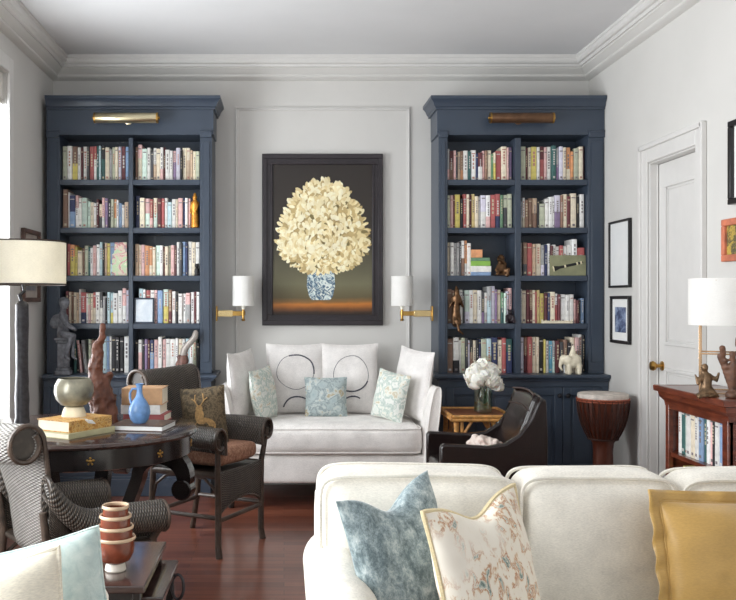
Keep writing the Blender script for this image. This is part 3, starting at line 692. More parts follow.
def pp(px, py): return ((px - 322.5) * 6.81 / F, (325.5 - py) * 6.81 / F)
cx, cz = pp(323, 240)
layers = []
for k in range(950):
    a = rs.uniform(0, 2 * PI); r = math.sqrt(rs.random())
    ux, uz = r * math.cos(a), r * math.sin(a)
    rx = 46.5 * (1 - .10 * max(0, uz)); x = cx + ux * rx * .00757; z_ = cz + uz * (61 if uz > 0 else 33) * .00757
    layers.append((r, x, z_, ux, uz))
layers.sort(key=lambda q: -q[0])
PC = [plain('petal_ivory', (244, 234, 200), .5), plain('petal_cream', (234, 220, 176), .5), plain('petal_straw', (222, 202, 150), .5), plain('petal_ochre', (188, 164, 112), .5), plain('petal_olive', (120, 106, 64), .5)]
pet.mat(3)
pet.prism([(cx + 44 * math.cos(a) * .00757 * (1 - .10 * max(0, math.sin(a))), cz + (58 if math.sin(a) > 0 else 30) * math.sin(a) * .00757) for a in [2 * PI * k / 48 for k in range(48)]], 'y', YC - .0002, YC - .0001)
for i, (r, x, z_, ux, uz) in enumerate(layers):
    a = math.atan2(-.75 * abs(ux) - .5 if uz < .6 else uz, ux + rs.uniform(-.7, .7)) if r > .4 else rs.uniform(0, 2 * PI)
    a = rs.uniform(-2.6, -.5) if r < .85 else math.atan2(uz, ux) + rs.uniform(-.5, .5)
    L = rs.uniform(.042, .06); Wd = L * rs.uniform(.52, .66)
    wt = [5, 5, 3, 1, .2] if uz > -.5 and ux < .5 else [1.5, 3, 4, 3, 1]
    pet.mat(rs.choices(range(5), wt)[0])
    dx, dz = math.cos(a), math.sin(a); y = YC - .0002 - i * .000012
    pts = [(0, -.5), (.3, -.42), (.48, 0), (.34, .36), (0, .55), (-.34, .36), (-.48, 0), (-.3, -.42)]
    pet.add([(x + dx * v_ * L - dz * u_ * Wd, y, z_ + dz * v_ * L + dx * u_ * Wd) for u_, v_ in pts], [tuple(range(8))])
pet.build('painted_blooms', PC, t, smooth=0)
vs = MB(); x0, z0 = pp(321, 300)
vp = [(.0, 0), (.07, 0), (.09, .03), (.108, .11), (.102, .19), (.084, .24), (.092, .27), (0, .27)]
poly = [(x0 + a, z0 + b_) for a, b_ in vp[1:-1]] + [(x0 - a, z0 + b_) for a, b_ in reversed(vp[1:-1])]
vs.prism(poly, 'y', YC - .0003, YC - .0001)
vs.build('painted_vase', mottled('delft_paint', [(.38, (222, 228, 220)), (.47, (190, 204, 204)), (.5, (70, 104, 128)), (.56, (56, 86, 112)), (.6, (216, 222, 214))], 22, .4, dist=1.4, bump=0), t, smooth=0)
# frames on the side walls: local -y faces the room
def wall_frame(name, label, cat, side, ya, yb, za, zb, fw, fd, mf, art, mw=0, mm=WHITE):
    x = XR - .003 if side == 'R' else XL + .003
    t = thing(name, label, cat, (x, (ya + yb) / 2, za), -PI / 2 if side == 'R' else PI / 2)
    frame_parts(t, yb - ya, zb - za, fw, fd, mf, art, mw, mm); return t
BF_ = plain('black_frame', (24, 22, 24), .35)
ZR = lambda px: XR * F / (px - VX)
blank = mottled('faint_drawing', [(.3, (236, 237, 236)), (.7, (228, 230, 230))], 6, .35, bump=0)
wall_frame('framed_drawing', 'tall thin black frame with a nearly blank pale drawing, above the blue print', 'picture', 'R', ZR(632.3), ZR(611.6), Zt(288, ZR(612)), Zt(222.5, ZR(612)), .016, .022, BF_, blank)
wall_frame('framed_photo', 'black framed blue photograph with white mount beside the door', 'picture', 'R', ZR(632), ZR(613), Zt(342.5, ZR(614)), Zt(296, ZR(614)), .022, .022, BF_, mottled('blue_photo', [(.3, (40, 46, 66)), (.48, (70, 84, 120)), (.6, (150, 164, 192)), (.75, (60, 70, 100))], 14, .35, bump=0), .055)
ya, yb = 4.15, ZR(733.5)
wall_frame('framed_art', 'large black frame high on the wall past the door, cut off by the picture edge', 'picture', 'R', ya, yb, Zt(205, yb), Zt(122, yb), .03, .03, BF_, mottled('dark_art', [(.3, (60, 60, 66)), (.7, (120, 120, 124))], 8, .3, bump=0), .04)
ya, yb = 4.3, ZR(726)
wall_frame('framed_still_life', 'terracotta framed still life above the white lamp', 'picture', 'R', ya, yb, Zt(262, yb), Zt(220, yb), .035, .025, plain('terracotta_frame', (190, 112, 84), .6, var=.15), mottled('still_life', [(.3, (52, 60, 40)), (.45, (200, 170, 80)), (.55, (60, 70, 60)), (.7, (190, 150, 90))], 22, .4))
wall_frame('framed_print', 'brown framed grey print on the wall between window and bookcase', 'picture', 'L', 6.0, 6.40, Zt(302, 6.5), Zt(231, 6.3), .03, .028, plain('brown_frame', (88, 66, 58), .45, var=.2), mottled('grey_print', [(.3, (96, 98, 104)), (.7, (150, 150, 152))], 7, .35, bump=0), .05, plain('warm_mount', (170, 160, 152), .7))

# ------------------------------------------------------------------ sconces on the bookcase sides
def sconce(px, xside, dirn, label):
    Y = 6.62; x = X(px, Y); z = Zt(313.5, Y)
    t = thing('wall_sconce', label, 'lamp', (xside, Y, z), 0, 'brass sconces beside the painting')
    L = x - xside
    MB().box(0, dirn * .012, -.035, .035, -.055, .055).build('wall_plate', BRASS, t, bevel=.003)
    a = MB().box(min(dirn * .012, L * .62), max(dirn * .012, L * .62), -.014, .014, -.024, .024).build('arm', BRASSP, t, bevel=.003)
    MB().box(min(L * .55, L + dirn * .01), max(L * .55, L + dirn * .01), -.010, .010, -.017, .017).build('arm_extension', BRASS, t, bevel=.002)
    MB().tube([(L, 0, -.045), (L, 0, .09)], .009, 14).lathe([(.014, 0), (.014, .03)], c=(L, 0, -.012), seg=16).lathe([(.012, -.055), (.015, -.045), (.009, -.04)], c=(L, 0, 0), seg=14).build('stem', BRASS, t)
    sh = MB(); r = .079; z0, z1 = Zt(305.5, Y) - z, Zt(276.5, Y) - z
    sh.lathe([(r, z0), (r * .98, z1), (r * .98 - .003, z1), (r - .003, z0), (r, z0)], c=(L, 0, 0), seg=40, cap=False)
    sh.build('lamp_shade', SHADEW, t)
    q = MB().ring([(L + (r - .002) * math.cos(k * PI / 16), (r - .002) * math.sin(k * PI / 16), z1) for k in range(32)], .003)
    q.ring([(L + (r - .002) * math.cos(k * PI / 16), (r - .002) * math.sin(k * PI / 16), z0) for k in range(32)], .003)
    for k in range(3): q.tube([(L, 0, z1 - .006), (L + r * math.cos(k * 2.094), r * math.sin(k * 2.094), z1 - .006)], .002, 6)
    q.ball((L, 0, z1), .007).build('shade_ring', SHADEW, t)
    MB().lathe([(.012, .03), (.014, .05), (.028, .09), (.03, .115), (.02, .14), (0, .148)], c=(L, 0, 0), seg=16).build('bulb', plain('frosted_bulb', (245, 240, 228), .3), t)
sconce(243.3, X(215, UF), 1, 'brass swing-arm sconce with white shade, on the window side of the painting')
sconce(402, X(435, UF), -1, 'brass swing-arm sconce with white shade, on the door side of the painting')

# ------------------------------------------------------------------ loveseat and its pillows
def pillow(name, label, w, h, t_, c, rot, m, group=None, pinch=.10, trim=None, trimname='piping', r=.004, jit=.006, n=26, flange=0, seed=0, cat='pillow', chop=0.0, build=True):
    """stuffed square: local x wide, z high (centre origin), front faces -y"""
    th = thing(name, label, cat, c, 0, group); th.rotation_euler = rot
    def S(u, v): return max(0.0, (1 - abs(u) ** 2.4) * (1 - abs(v) ** 2.4)) ** .55
    def P(u, v, sgn):
        x = w / 2 * u * (1 - pinch * (1 - v * v)); z = h / 2 * v * (1 - pinch * (1 - u * u))
        if chop: z -= chop * math.exp(-(u / .42) ** 2) * max(0, v) ** 2
        q = mnoise.noise_vector(Vector((u * 1.6 + seed, v * 1.6, sgn * 2.0))) * jit * 2.2 * S(u, v)
        fine = mnoise.noise(Vector((u * 5 + seed * 3, v * 5, 1.7 * sgn))) * jit * .8 * S(u, v)
        return Vector((x, sgn * (t_ / 2 * S(u, v) + fine), z)) + Vector((q.x, q.y * .5, q.z))
    b = MB()
    def e(t): return math.sin((t - .5) * PI)
    for sgn in (-1, 1): b.grid(lambda a, c_, sg=sgn: P(e(a), e(c_), sg), n, n)
    if flange:
        pass
    o = b.build('fabric', m, th, smooth=80)
    bmx = bmesh.new(); bmx.from_mesh(o.data); bmesh.ops.remove_doubles(bmx, verts=bmx.verts, dist=.0006); bmesh.ops.recalc_face_normals(bmx, faces=bmx.faces); bmx.to_mesh(o.data); bmx.free()
    if trim:
        k = n * 4; loop = []
        for i in range(k):
            q = i / k * 4; s_ = int(q); f_ = 2 * (q - s_) - 1
            u, v = [(f_, -1), (1, f_), (-f_, 1), (-1, -f_)][s_]
            loop.append(P(u, v, 0))
        MB().ring(loop, r, 6).build(trimname, trim, th)
    th['_'] = 0; del th['_']
    return th, (lambda u, v: P(u, v, -1)), o
SOX = .305
sy0 = 6.02
t = thing('loveseat', 'white linen loveseat with flared arms under the painting', 'loveseat', (SOX, 6.4, 0))
Wm = .62
MB().rbox((SOX, 6.42, .262), (2 * Wm + .10, .78, .19), .02, 10, (0, .006, 0)).build('base', LINEN2, t, world=True, smooth=60)
sc_ = MB().rbox((SOX, 6.36, .458), (2 * Wm, .70, .20), .055, 16, (.012, .022, .016)).build('seat_cushion', LINEN2, t, world=True, smooth=80, jitter=.004, jscale=5)
pipe = MB()
for zz in (.378, .536):
    pts = []
    for k in range(80):
        a = 2 * PI * k / 80; ca, sa = math.cos(a), math.sin(a)
        ex = 2 / 14
        pts.append((SOX + math.copysign(abs(ca) ** ex, ca) * (Wm - .002), 6.36 + math.copysign(abs(sa) ** ex, sa) * .352, zz))
    pipe.ring(pts, .005, 6)
pipe.build('piping', LINEN2, sc_, world=False).location = -t.location
MB().rbox((SOX, 6.765, .42), (2 * Wm + .1, .12, .44), .05, 10).build('backrest', LINEN2, t, world=True, smooth=80)
for s_ in (-1, 1):
    a = MB()
    def arm(u, v, s_=s_):
        # u around the section, v from front to back
        y = 5.99 + v * .83; ztop = .818 - .022 * v
        a_ = u * 2 * PI
        zz = .5 + .5 * math.sin(a_); zz = zz ** .85
        z = .17 + (ztop - .17) * zz
        lean = .05 * max(0, (z - .35) / .45) ** 1.3
        thick = .046 + .008 * zz
        ends = 1 - .35 * (abs(2 * v - 1) ** 14)
        return Vector((SOX + s_ * (Wm + .050 + lean + thick * math.copysign(abs(math.cos(a_)) ** .6, math.cos(a_)) * ends), y, z))
    a.grid(arm, 40, 14, cu=True)
    fr = [arm(k / 40, 0) for k in range(40)]; bk = [arm(k / 40, 1) for k in range(40)]
    for ring_ in (fr, bk): a.add(ring_, [tuple(range(40))])
    ao = a.build('arm', LINEN2, t, world=True, smooth=50)
    MB().ring([arm(k / 40, 0) + Vector((0, -.002, 0)) for k in range(40)], .005, 6).build('arm_piping', LINEN2, ao, world=False).location = -t.location
for sx_ in (-1, 1):
    for yy in (6.07, 6.74):
        MB().lathe([(.02, 0), (.032, .17)], c=(SOX + sx_ * .66, yy, 0), seg=16).build('leg', EBONY, t, world=True)
SEAT = .578
PW = fabric('pillow_linen', (228, 224, 221))
def beads(mb, Pf, loops, r, gap):
    for (cu, cv, ru, rv, a0, a1) in loops:
        n = int(abs(a1 - a0) * (ru + rv) / 2 / gap)
        for k in range(n + 1):
            a = a0 + (a1 - a0) * k / n; u, v = cu + ru * math.cos(a), cv + rv * math.sin(a)
            if abs(u) < .97 and abs(v) < .97: mb.ball(Pf(u, v), (r, r * .6, r), 6, 4)
GP = 'large pillows embroidered with beaded rings'
for px, lab, sd in ((295.5, 'large white pillow with beaded rings, leaning behind the window side of the teal cushion', 1), (349, 'large white pillow with beaded rings, leaning behind the door side of the teal cushion', 2)):
    Y = 6.62
    th, Pf, o = pillow('pillow', lab, .43, .515, .15, (X(px, Y), Y, SEAT + .246), (-.20, 0, .02 * (1 if sd == 1 else -1)), PW, GP, .05, PW, seed=sd)
    bdm = plain('dark_beads', (58, 58, 72), .4)
    def ring_of_beads(lp_, r_, g_):
        for one in lp_:
            e = MB(); beads(e, Pf, [one], r_, g_); e.build('bead_ring', bdm, th)
    if sd == 1:
        ring_of_beads([(.0, .16, .66, .52, -.1, 1.9), (.05, -.98, .5, .42, .3, 2.8)], .0066, .045)
        ring_of_beads([(.0, .16, .66, .52, 1.9, 6.2)], .0030, .03)
    else:
        ring_of_beads([(.05, .10, .62, .54, 4.2, 5.9), (.1, -1.0, .5, .42, 1.1, 2.6)], .0066, .045)
        ring_of_beads([(.05, .10, .62, .54, -.4, 4.2)], .0032, .03)
FLOR = mottled('pale_garden_print', [(.30, (214, 220, 212)), (.42, (228, 228, 222)), (.48, (170, 186, 178)), (.52, (206, 214, 206)), (.58, (230, 228, 218)), (.63, (192, 180, 150)), (.7, (224, 226, 218))], 17, dist=.3)
TEALP = mottled('teal_branch_print', [(.28, (150, 168, 172)), (.42, (178, 190, 190)), (.48, (140, 152, 154)), (.52, (184, 196, 196)), (.58, (202, 206, 200)), (.63, (170, 152, 112)), (.70, (190, 200, 198))], 14, dist=.4)
pillow('cushion', 'teal grey cushion with blossom branch print, centre front of the loveseat', .30, .285, .12, (X(326, 6.42), 6.42, SEAT + .128), (-.16, 0, .03), TEALP, None, .06, TEALP, seed=5)
pillow('cushion', 'plain white pillow standing against the window-side loveseat arm', .46, .48, .15, (X(243, 6.36) , 6.36, SEAT + .222), (-.10, -.03, 1.25), PW, 'plain white pillows against the loveseat arms', .06, PW, seed=6)
pillow('cushion', 'plain white pillow standing against the door-side loveseat arm', .46, .49, .15, (X(413, 6.36), 6.36, SEAT + .232), (-.12, .06, -1.2), PW, 'plain white pillows against the loveseat arms', .06, PW, seed=7)
pillow('cushion', 'garden print cushion beside the window-side white pillow on the loveseat', .30, .36, .13, (X(263.5, 6.30), 6.30, SEAT + .165), (-.14, -.08, 1.12), FLOR, 'garden print cushions on the loveseat', .06, FLOR, seed=8)
pillow('cushion', 'garden print cushion beside the door-side white pillow on the loveseat', .29, .335, .13, (X(390.5, 6.26), 6.26, SEAT + .155), (-.14, .14, -.88), FLOR, 'garden print cushions on the loveseat', .06, FLOR, seed=9)
# ------------------------------------------------------------------ wicker armchairs
def wicker_chair(label, loc, rz, armz, backh, group, rise, bmat=WICK):
    t = thing('wicker_armchair', label, 'armchair', loc, rz, group)
    W = .235; Dp = .215; SH = .46
    for sx_ in (-1, 1):
        MB().tube([(sx_ * W * 1.02, Dp + .01, 0), (sx_ * W, Dp, .06), (sx_ * W, Dp, .3), (sx_ * (W + .005), Dp, SH), (sx_ * (W + .03), Dp + .015, armz - .10), (sx_ * (W + .035), Dp + .02, armz - .045)], [.019, .018, .0175, .017, .014, .012], 12).build('leg', CANE, t)
        MB().tube([(sx_ * W * 1.05, -Dp - .06, 0), (sx_ * W, -Dp - .015, .22), (sx_ * W, -Dp, SH), (sx_ * (W - .003), -Dp - .02, .62)], [.017, .0175, .018, .014], 12).build('leg', CANE, t)
    for a, c in (((-W, Dp), (W, Dp)), ((-W, -Dp - .016), (W, -Dp - .016))):
        MB().tube([(a[0], a[1], .20), (c[0], c[1], .20)], .0125, 10).build('stretcher', CANE, t)
    for sx_ in (-1, 1):
        MB().tube([(sx_ * W, Dp, .215), (sx_ * W, -Dp - .016, .215)], .0125, 10).build('stretcher', CANE, t)
        MB().tube([(sx_ * W, Dp, SH - .015), (sx_ * W, -Dp, SH - .015)], .019, 12).build('seat_rail', CANE, t)
        # bent brace under the rail
        MB().tube([(sx_ * W, Dp, .30), (sx_ * W, Dp - .02, .37), (sx_ * W, Dp - .09, .425), (sx_ * W, 0, .435), (sx_ * W, -Dp + .09, .425), (sx_ * W, -Dp + .02, .37), (sx_ * W, -Dp, .30)], .009, 8).build('brace', CANE, t)
    MB().rbox((0, 0, SH - .012), (2 * W, 2 * Dp, .024), .01, 6).build('seat', WICK, t)
    # front apron with arched lower edge
    a = MB()
    a.grid(lambda u, v: Vector((-W + 2 * W * u, Dp + .012 * math.sin(PI * u), (SH + .005) * v + (1 - v) * (SH - .235 + .075 * math.sin(PI * u) ** .7))), 24, 8, uvf=lambda u, v: (u * .5, v * .2))
    o = a.build('apron', WICK, t, smooth=60); s_ = o.modifiers.new('thick', 'SOLIDIFY'); s_.thickness = .014; s_.offset = 0
    MB().tube([(-W + 2 * W * k / 16, Dp + .012 * math.sin(PI * k / 16), SH - .235 + .075 * math.sin(PI * k / 16) ** .7) for k in range(17)], .009, 8).build('apron_edge', CANE, t)
    # rolled backrest
    def rollprof(n_roll=20, r=.070):
        pts = [(-Dp + .0, SH - .02), (-Dp - .02, SH + .15), (-Dp - .055, backh - .20), (-Dp - .075, backh - r)]
        cy, cz = -Dp - .075 - r, backh - r
        for k in range(1, n_roll + 1):
            an = k / n_roll * 2 * PI * 1.12; rr = r * (1 - .32 * k / n_roll)
            pts.append((cy + rr * math.cos(an), cz + rr * 1.12 * math.sin(an)))
        return pts, (cy, cz)
    pr, cen = rollprof()
    dense = []
    for i in range(len(pr) - 1):
        m = 6 if i < 3 else 1
        for k in range(m): dense.append(((pr[i][0] + (pr[i + 1][0] - pr[i][0]) * k / m), (pr[i][1] + (pr[i + 1][1] - pr[i][1]) * k / m)))
    dense.append(pr[-1])
    L = [0.0]
    for i in range(1, len(dense)): L.append(L[-1] + math.hypot(dense[i][0] - dense[i - 1][0], dense[i][1] - dense[i - 1][1]))
    def back(u, v):
        i = round(u * (len(dense) - 1)); y, z = dense[i]
        x = (2 * v - 1); wd = W - .01 + .045 * min(1, (z - SH) / (backh - SH))
        return Vector((x * wd, y + .05 * x * x, z + .012 * x * x))
    g = MB().grid(back, len(dense), 17, uvf=lambda u, v: (v * .5, L[round(u * (len(dense) - 1))]))
    o = g.build('backrest', bmat, t, smooth=70); s_ = o.modifiers.new('thick', 'SOLIDIFY'); s_.thickness = .014; s_.offset = 0
    for v in (0, 1):
        e = MB().tube([back(i / (len(dense) - 1), v) for i in range(len(dense))], .010, 8)
        e.build('back_edge', CANE, t)
        c = back(1, v); n = len(dense)
        disc = [back(i / (n - 1), v) + Vector(((.012 if v == 0 else -.012), 0, 0)) for i in range(n - 19, n)]
        MB().add(disc, [tuple(range(len(disc)))]).build('roll_end', WICK, t)
    # rolled arms sweeping down from the back and up to the front scroll
    for s_x in (-1, 1):
        ra = .055
        def arm(u, v, s_x=s_x):
            y = -Dp - .02 + u * (2 * Dp + .05)
            zc = armz - ra + rise * max(0, 1 - u / .42) ** 2 + .012 * math.sin(PI * u)
            hang = .085
            if v < .25: a_, rr, dz = PI, 1, -hang * (1 - v / .25)
            else: a_ = PI - (v - .25) / .75 * PI * 1.75; rr = 1 - .28 * (v - .25) / .75; dz = 0
            rr *= .85 + .25 * u
            return Vector((s_x * (W + .03 - (-1) * math.cos(a_) * ra * rr), y, zc + math.sin(a_) * ra * rr * 1.1 + dz))
        def uvf(u, v): return (u * .5, v * .42)
        o = MB().grid(arm, 26, 30, uvf=lambda u, v: (v * .42, u * .5)).build('armrest', WICK, t, smooth=70)
        sm = o.modifiers.new('thick', 'SOLIDIFY'); sm.thickness = .012; sm.offset = 0
        MB().tube([arm(1, k / 29) for k in range(30)], .009, 8).build('arm_edge', CANE, t)
        MB().add([arm(.97, k / 29) for k in range(8, 30)], [tuple(range(22))]).build('roll_end', WICK, t)
        # side wicker panel below the arm at the back
        def side(u, v, s_x=s_x):
            y = -Dp + u * .16; zt = armz - .02 + rise * max(0, 1 - u * .38 / .42) ** 2 - .06
            return Vector((s_x * (W + .012 * v), y, SH + (zt - SH) * v * (1 - .55 * u)))
        o = MB().grid(side, 8, 8, uvf=lambda u, v: (u * .2, v * .25)).build('side_panel', WICK, t, smooth=70); sm = o.modifiers.new('thick', 'SOLIDIFY'); sm.thickness = .012; sm.offset = 0
    return t
GC = 'dark wicker armchairs by the round table'
cA = wicker_chair('dark wicker armchair with brown seat cushion, drawn up beside the round table', (-.436, 5.185, 0), math.radians(-118), .695, .985, GC, .05)
wicker_chair('dark wicker armchair seen from behind, its rolled back lit by the window', (-.835, 3.62, 0), math.radians(-53), .60, .935, GC, .17, WICKLIT)
# cushion and pillow on the first chair
RUST = mottled('rust_weave', [(.35, (122, 84, 66)), (.5, (150, 108, 86)), (.65, (172, 132, 108))], 60, .9)
t = thing('seat_cushion', 'rust brown seat cushion on the wicker armchair', 'cushion', (-.428, 5.182, .475), math.radians(-118))
MB().rbox((0, .035, .056), (.40, .35, .094), .035, 12, (.004, .004, .008)).build('fabric', RUST, t, smooth=80, jitter=.004)
BRP = mottled('brown_tapestry', [(.3, (52, 46, 38)), (.45, (84, 72, 54)), (.55, (118, 102, 78)), (.62, (70, 58, 44)), (.7, (104, 84, 60))], 40, .9, dist=.3)
th, Pf, o = pillow('pillow', 'brown tapestry pillow with a pale stag, leaning in the wicker armchair', .26, .33, .12, (X(204, 5.22), 5.22, .555 + .175), (-.22, -.12, -.1), BRP, None, .05, BRP, seed=11)
e = MB()   # the woven stag: body, neck and antlers a hair above the cloth
def patch(pts): e.add([Pf(u, v) + Vector((0, -.0025, 0)) for u, v in pts], [tuple(range(len(pts)))])
def blob2(cu, cv, ru, rv, n=16): patch([(cu + ru * math.cos(2 * PI * k / n), cv + rv * math.sin(2 * PI * k / n)) for k in range(n)])
blob2(.1, -.42, .52, .26); blob2(-.12, -.05, .2, .3); blob2(-.1, .22, .16, .14)
for pts in (((-.14, .3), (-.3, .52), (-.28, .75)), ((-.06, .3), (.1, .5), (.06, .78)), ((-.26, .5), (-.44, .6)), ((.07, .5), (.26, .62))):
    e.tube([Pf(u, v) + Vector((0, -.002, 0)) for u, v in pts], .004, 6)
e.build('woven_stag', plain('stag_tan', (168, 134, 88), .9, var=.15, scale=60), th, smooth=60)

# ------------------------------------------------------------------ round table
TX, TY, TR, TH = -1.008, 4.44, .58, .775
KT = .625 / .64      # things placed by sight lines onto the table height
t = thing('round_table', 'large dark round table with scrolled legs by the window', 'table', (TX, TY, 0), math.radians(-12))
MB().lathe([(0, TH - .03), (TR - .02, TH - .03), (TR - .008, TH - .026), (TR, TH - .015), (TR - .004, TH - .004), (TR - .012, TH), (0, TH)], seg=96).build('tabletop', EBTOP, t)
ap = MB().lathe([(TR - .045, TH - .125), (TR - .03, TH - .12), (TR - .03, TH - .03), (TR - .06, TH - .03), (TR - .06, TH - .125), (TR - .045, TH - .125)], seg=96, cap=False).build('apron', EBONY, t)
for k in range(10):
    a = 2 * PI * k / 10 + .2
    M = Matrix.Translation((math.cos(a) * (TR - .029), math.sin(a) * (TR - .029), TH - .078)) @ Matrix.Rotation(a + PI / 2, 4, 'Z')
    q = MB(); 
    for (x, z, r) in ((0, 0, .008), (-.013, .004, .006), (.013, .004, .006), (0, .014, .006), (-.008, -.012, .005), (.008, -.012, .005)):
        q.add([M @ p.co if False else M @ Vector(p) for p in MB().ball((x, 0, z), (r, .003, r), 8, 5).v], MB().ball((0, 0, 0), 1, 8, 5).f)
    q.build('brass_mount', BRASS, t)
for k in range(4):
    a = k * PI / 2
    # C-scroll leg in its radial plane: out under the apron, curling back and down, out again at the foot
    cl = [(.50, TH - .125), (.555, TH - .16), (.575, TH - .22), (.545, TH - .27), (.50, TH - .265), (.50, TH - .235)]
    sweep_ = []
    N = 34
    for i in range(N):
        u = i / (N - 1)
        if u < .55:      # big arch from the scroll over the top and in
            an = math.radians(-25 + 205 * (u / .55)); r_ = .43 + .118 * math.cos(an); z_ = TH - .235 + .112 * math.sin(an)
        else:
            w_ = (u - .55) / .45; r_ = .312 - .10 * math.sin(w_ * PI * .5) + .0 * w_; z_ = TH - .235 - w_ * (TH - .235 - .14)
        sweep_.append((r_, z_))
    prof = []
    hw = [.036 + .016 * math.sin(PI * min(1, i / (N * .5))) for i in range(N)]
    left, right = [], []
    for i, (r_, z_) in enumerate(sweep_):
        p0 = sweep_[max(0, i - 1)]; p1 = sweep_[min(N - 1, i + 1)]
        dx, dz = p1[0] - p0[0], p1[1] - p0[1]; l_ = math.hypot(dx, dz) or 1
        left.append((r_ - dz / l_ * hw[i] * .8, z_ + dx / l_ * hw[i] * .8)); right.append((r_ + dz / l_ * hw[i] * .8, z_ - dx / l_ * hw[i] * .8))
    R = Matrix.Rotation(a, 4, 'Z'); b = MB(); wd = .036
    vs = []
    for i in range(N):
        for (r_, z_) in (left[i], right[i]):
            for y_ in (-wd, wd): vs.append(R @ Vector((r_, y_, z_)))
    fs = []
    for i in range(N - 1):
        o_ = i * 4
        for q in ((0, 1, 5, 4), (1, 3, 7, 5), (3, 2, 6, 7), (2, 0, 4, 6)): fs.append(tuple(o_ + k2 for k2 in q))
    fs.append((0, 2, 3, 1)); fs.append(tuple((N - 1) * 4 + k2 for k2 in (0, 1, 3, 2)))
    b.add(vs, fs)
    M = R @ Matrix.Translation((sweep_[0][0], 0, sweep_[0][1])) @ Matrix.Rotation(PI / 2, 4, 'X')
    b.lathe([(0, -.042), (.044, -.042), (.05, -.036), (.05, .036), (.044, .042), (0, .042)], seg=28, M=M)
    b.build('leg', EBONY, t, smooth=40)
pl = MB()
pl.lathe([(0, .06), (.30, .06), (.31, .07), (.31, .13), (.30, .14), (0, .14)], seg=8)
pl.build('plinth', EBONY, t)
for k in range(4):
    a = k * PI / 2; MB().ball((.27 * math.cos(a), .27 * math.sin(a), .032), (.045, .045, .032), 16, 10).build('foot', EBONY, t)

# ------------------------------------------------------------------ things on the round table
LX, LY = X(22, 4.56), 4.56
t = thing('table_lamp', 'tall black column lamp with a wide cream drum shade on the round table', 'lamp', (LX, LY, TH))
c = MB()
cp = []
for i in range(40):
    z = i / 39; cp.append((.034 + .002 * math.sin(z * 9) - .002 * z + (.004 if z < .04 else 0), z * .60))
c.lathe(cp + [(.022, .615), (.008, .622)], seg=18)
c.build('column', plain('bark_black', (44, 42, 46), .42, .25, var=.35, scale=40, bump=.5, bscale=60), t, jitter=.0022, jscale=30)
MB().tube([(0, 0, .61), (-.012, 0, .65), (.012, 0, .67), (.006, 0, .70), (0, 0, .78), (0, 0, .90)], [.009, .011, .010, .008, .006, .006], 10).build('stem', IRON, t)
z0, z1 = Zt(284.5, LY) - TH, Zt(242, LY) - TH; r = .218
MB().lathe([(r, z0), (r, z1), (r - .003, z1), (r - .003, z0), (r, z0)], seg=64, cap=False).build('lamp_shade', SHADE, t)
q = MB()
for zz in (z0, z1): q.lathe([(r + .0012, zz - .004), (r + .0012, zz + .004), (r - .004, zz + .004), (r - .004, zz - .004), (r + .0012, zz - .004)], seg=64, cap=False)
q.build('shade_trim', plain('dark_ribbon', (58, 46, 40), .7), t)
q = MB()
for k in range(3): q.tube([(0, 0, z1 - .02), (r * math.cos(k * 2.094), r * math.sin(k * 2.094), z1 - .01)], .002, 6)
q.build('shade_spider', IRON, t)
# books under the bowl
bc = (-1.0 * KT, 4.305 * KT); br = math.radians(58)
# local +x runs along the decorated spine, local -y is the spine face
def tbook(lab, w, d, h, z, m, c=bc, rz=br, grp='books stacked under the pottery bowl'):
    return flat_book(lab, w, d, h, 'c', (c[0], c[1], z), rz, grp, coverm=m)
GILT = mottled('gilt_spine', [(.3, (150, 92, 40)), (.45, (206, 150, 72)), (.55, (226, 190, 120)), (.62, (160, 100, 50)), (.7, (214, 168, 96))], 40, .5)
OLIVEW = plain('pale_olive_board', (196, 190, 150), .6)
tbook('pale olive book at the bottom under the pottery bowl', .30, .225, .026, TH + .0005, OLIVEW)
tbook('thick old book with gilt patterned spine under the pottery bowl', .275, .205, .052, TH + .027, GILT)
t = thing('pottery_bowl', 'round grey green pottery bowl with a cream foot on stacked books', 'bowl', (X(74, 4.23), 4.23, TH + .0797))
MB().lathe([(0, .0), (.058, .0), (.054, .018), (.046, .04), (.04, .045), (0, .045)], seg=40).build('foot', plain('cream_pottery', (216, 204, 176), .6, var=.08), t)
MB().lathe([(.036, .046), (.06, .055), (.083, .08), (.0925, .115), (.09, .145), (.078, .17), (.071, .178), (.067, .176), (.073, .165), (.083, .14), (.085, .115), (.075, .085), (.05, .064), (0, .06)], seg=48).build('body', plain('celadon_glaze', (128, 124, 108), .28, .15, var=.22, scale=14), t)
# tag hanging over the spine
t = thing('paper_tag', 'small white paper tag on string lying on the gilt spined book', 'tag', (X(89, 4.1), 4.09, TH + .08))
MB().box(-.022, .022, -.001, .001, -.03, .0, M=Matrix.Rotation(-.5, 4, 'Z') @ Matrix.Rotation(.9, 4, 'X')).build('card', WHITE, t)
MB().tube([(0, 0, -.001), (-.02, .03, .003), (-.05, .05, .002)], .0015, 6).build('string', plain('string', (200, 190, 170), .9), t)
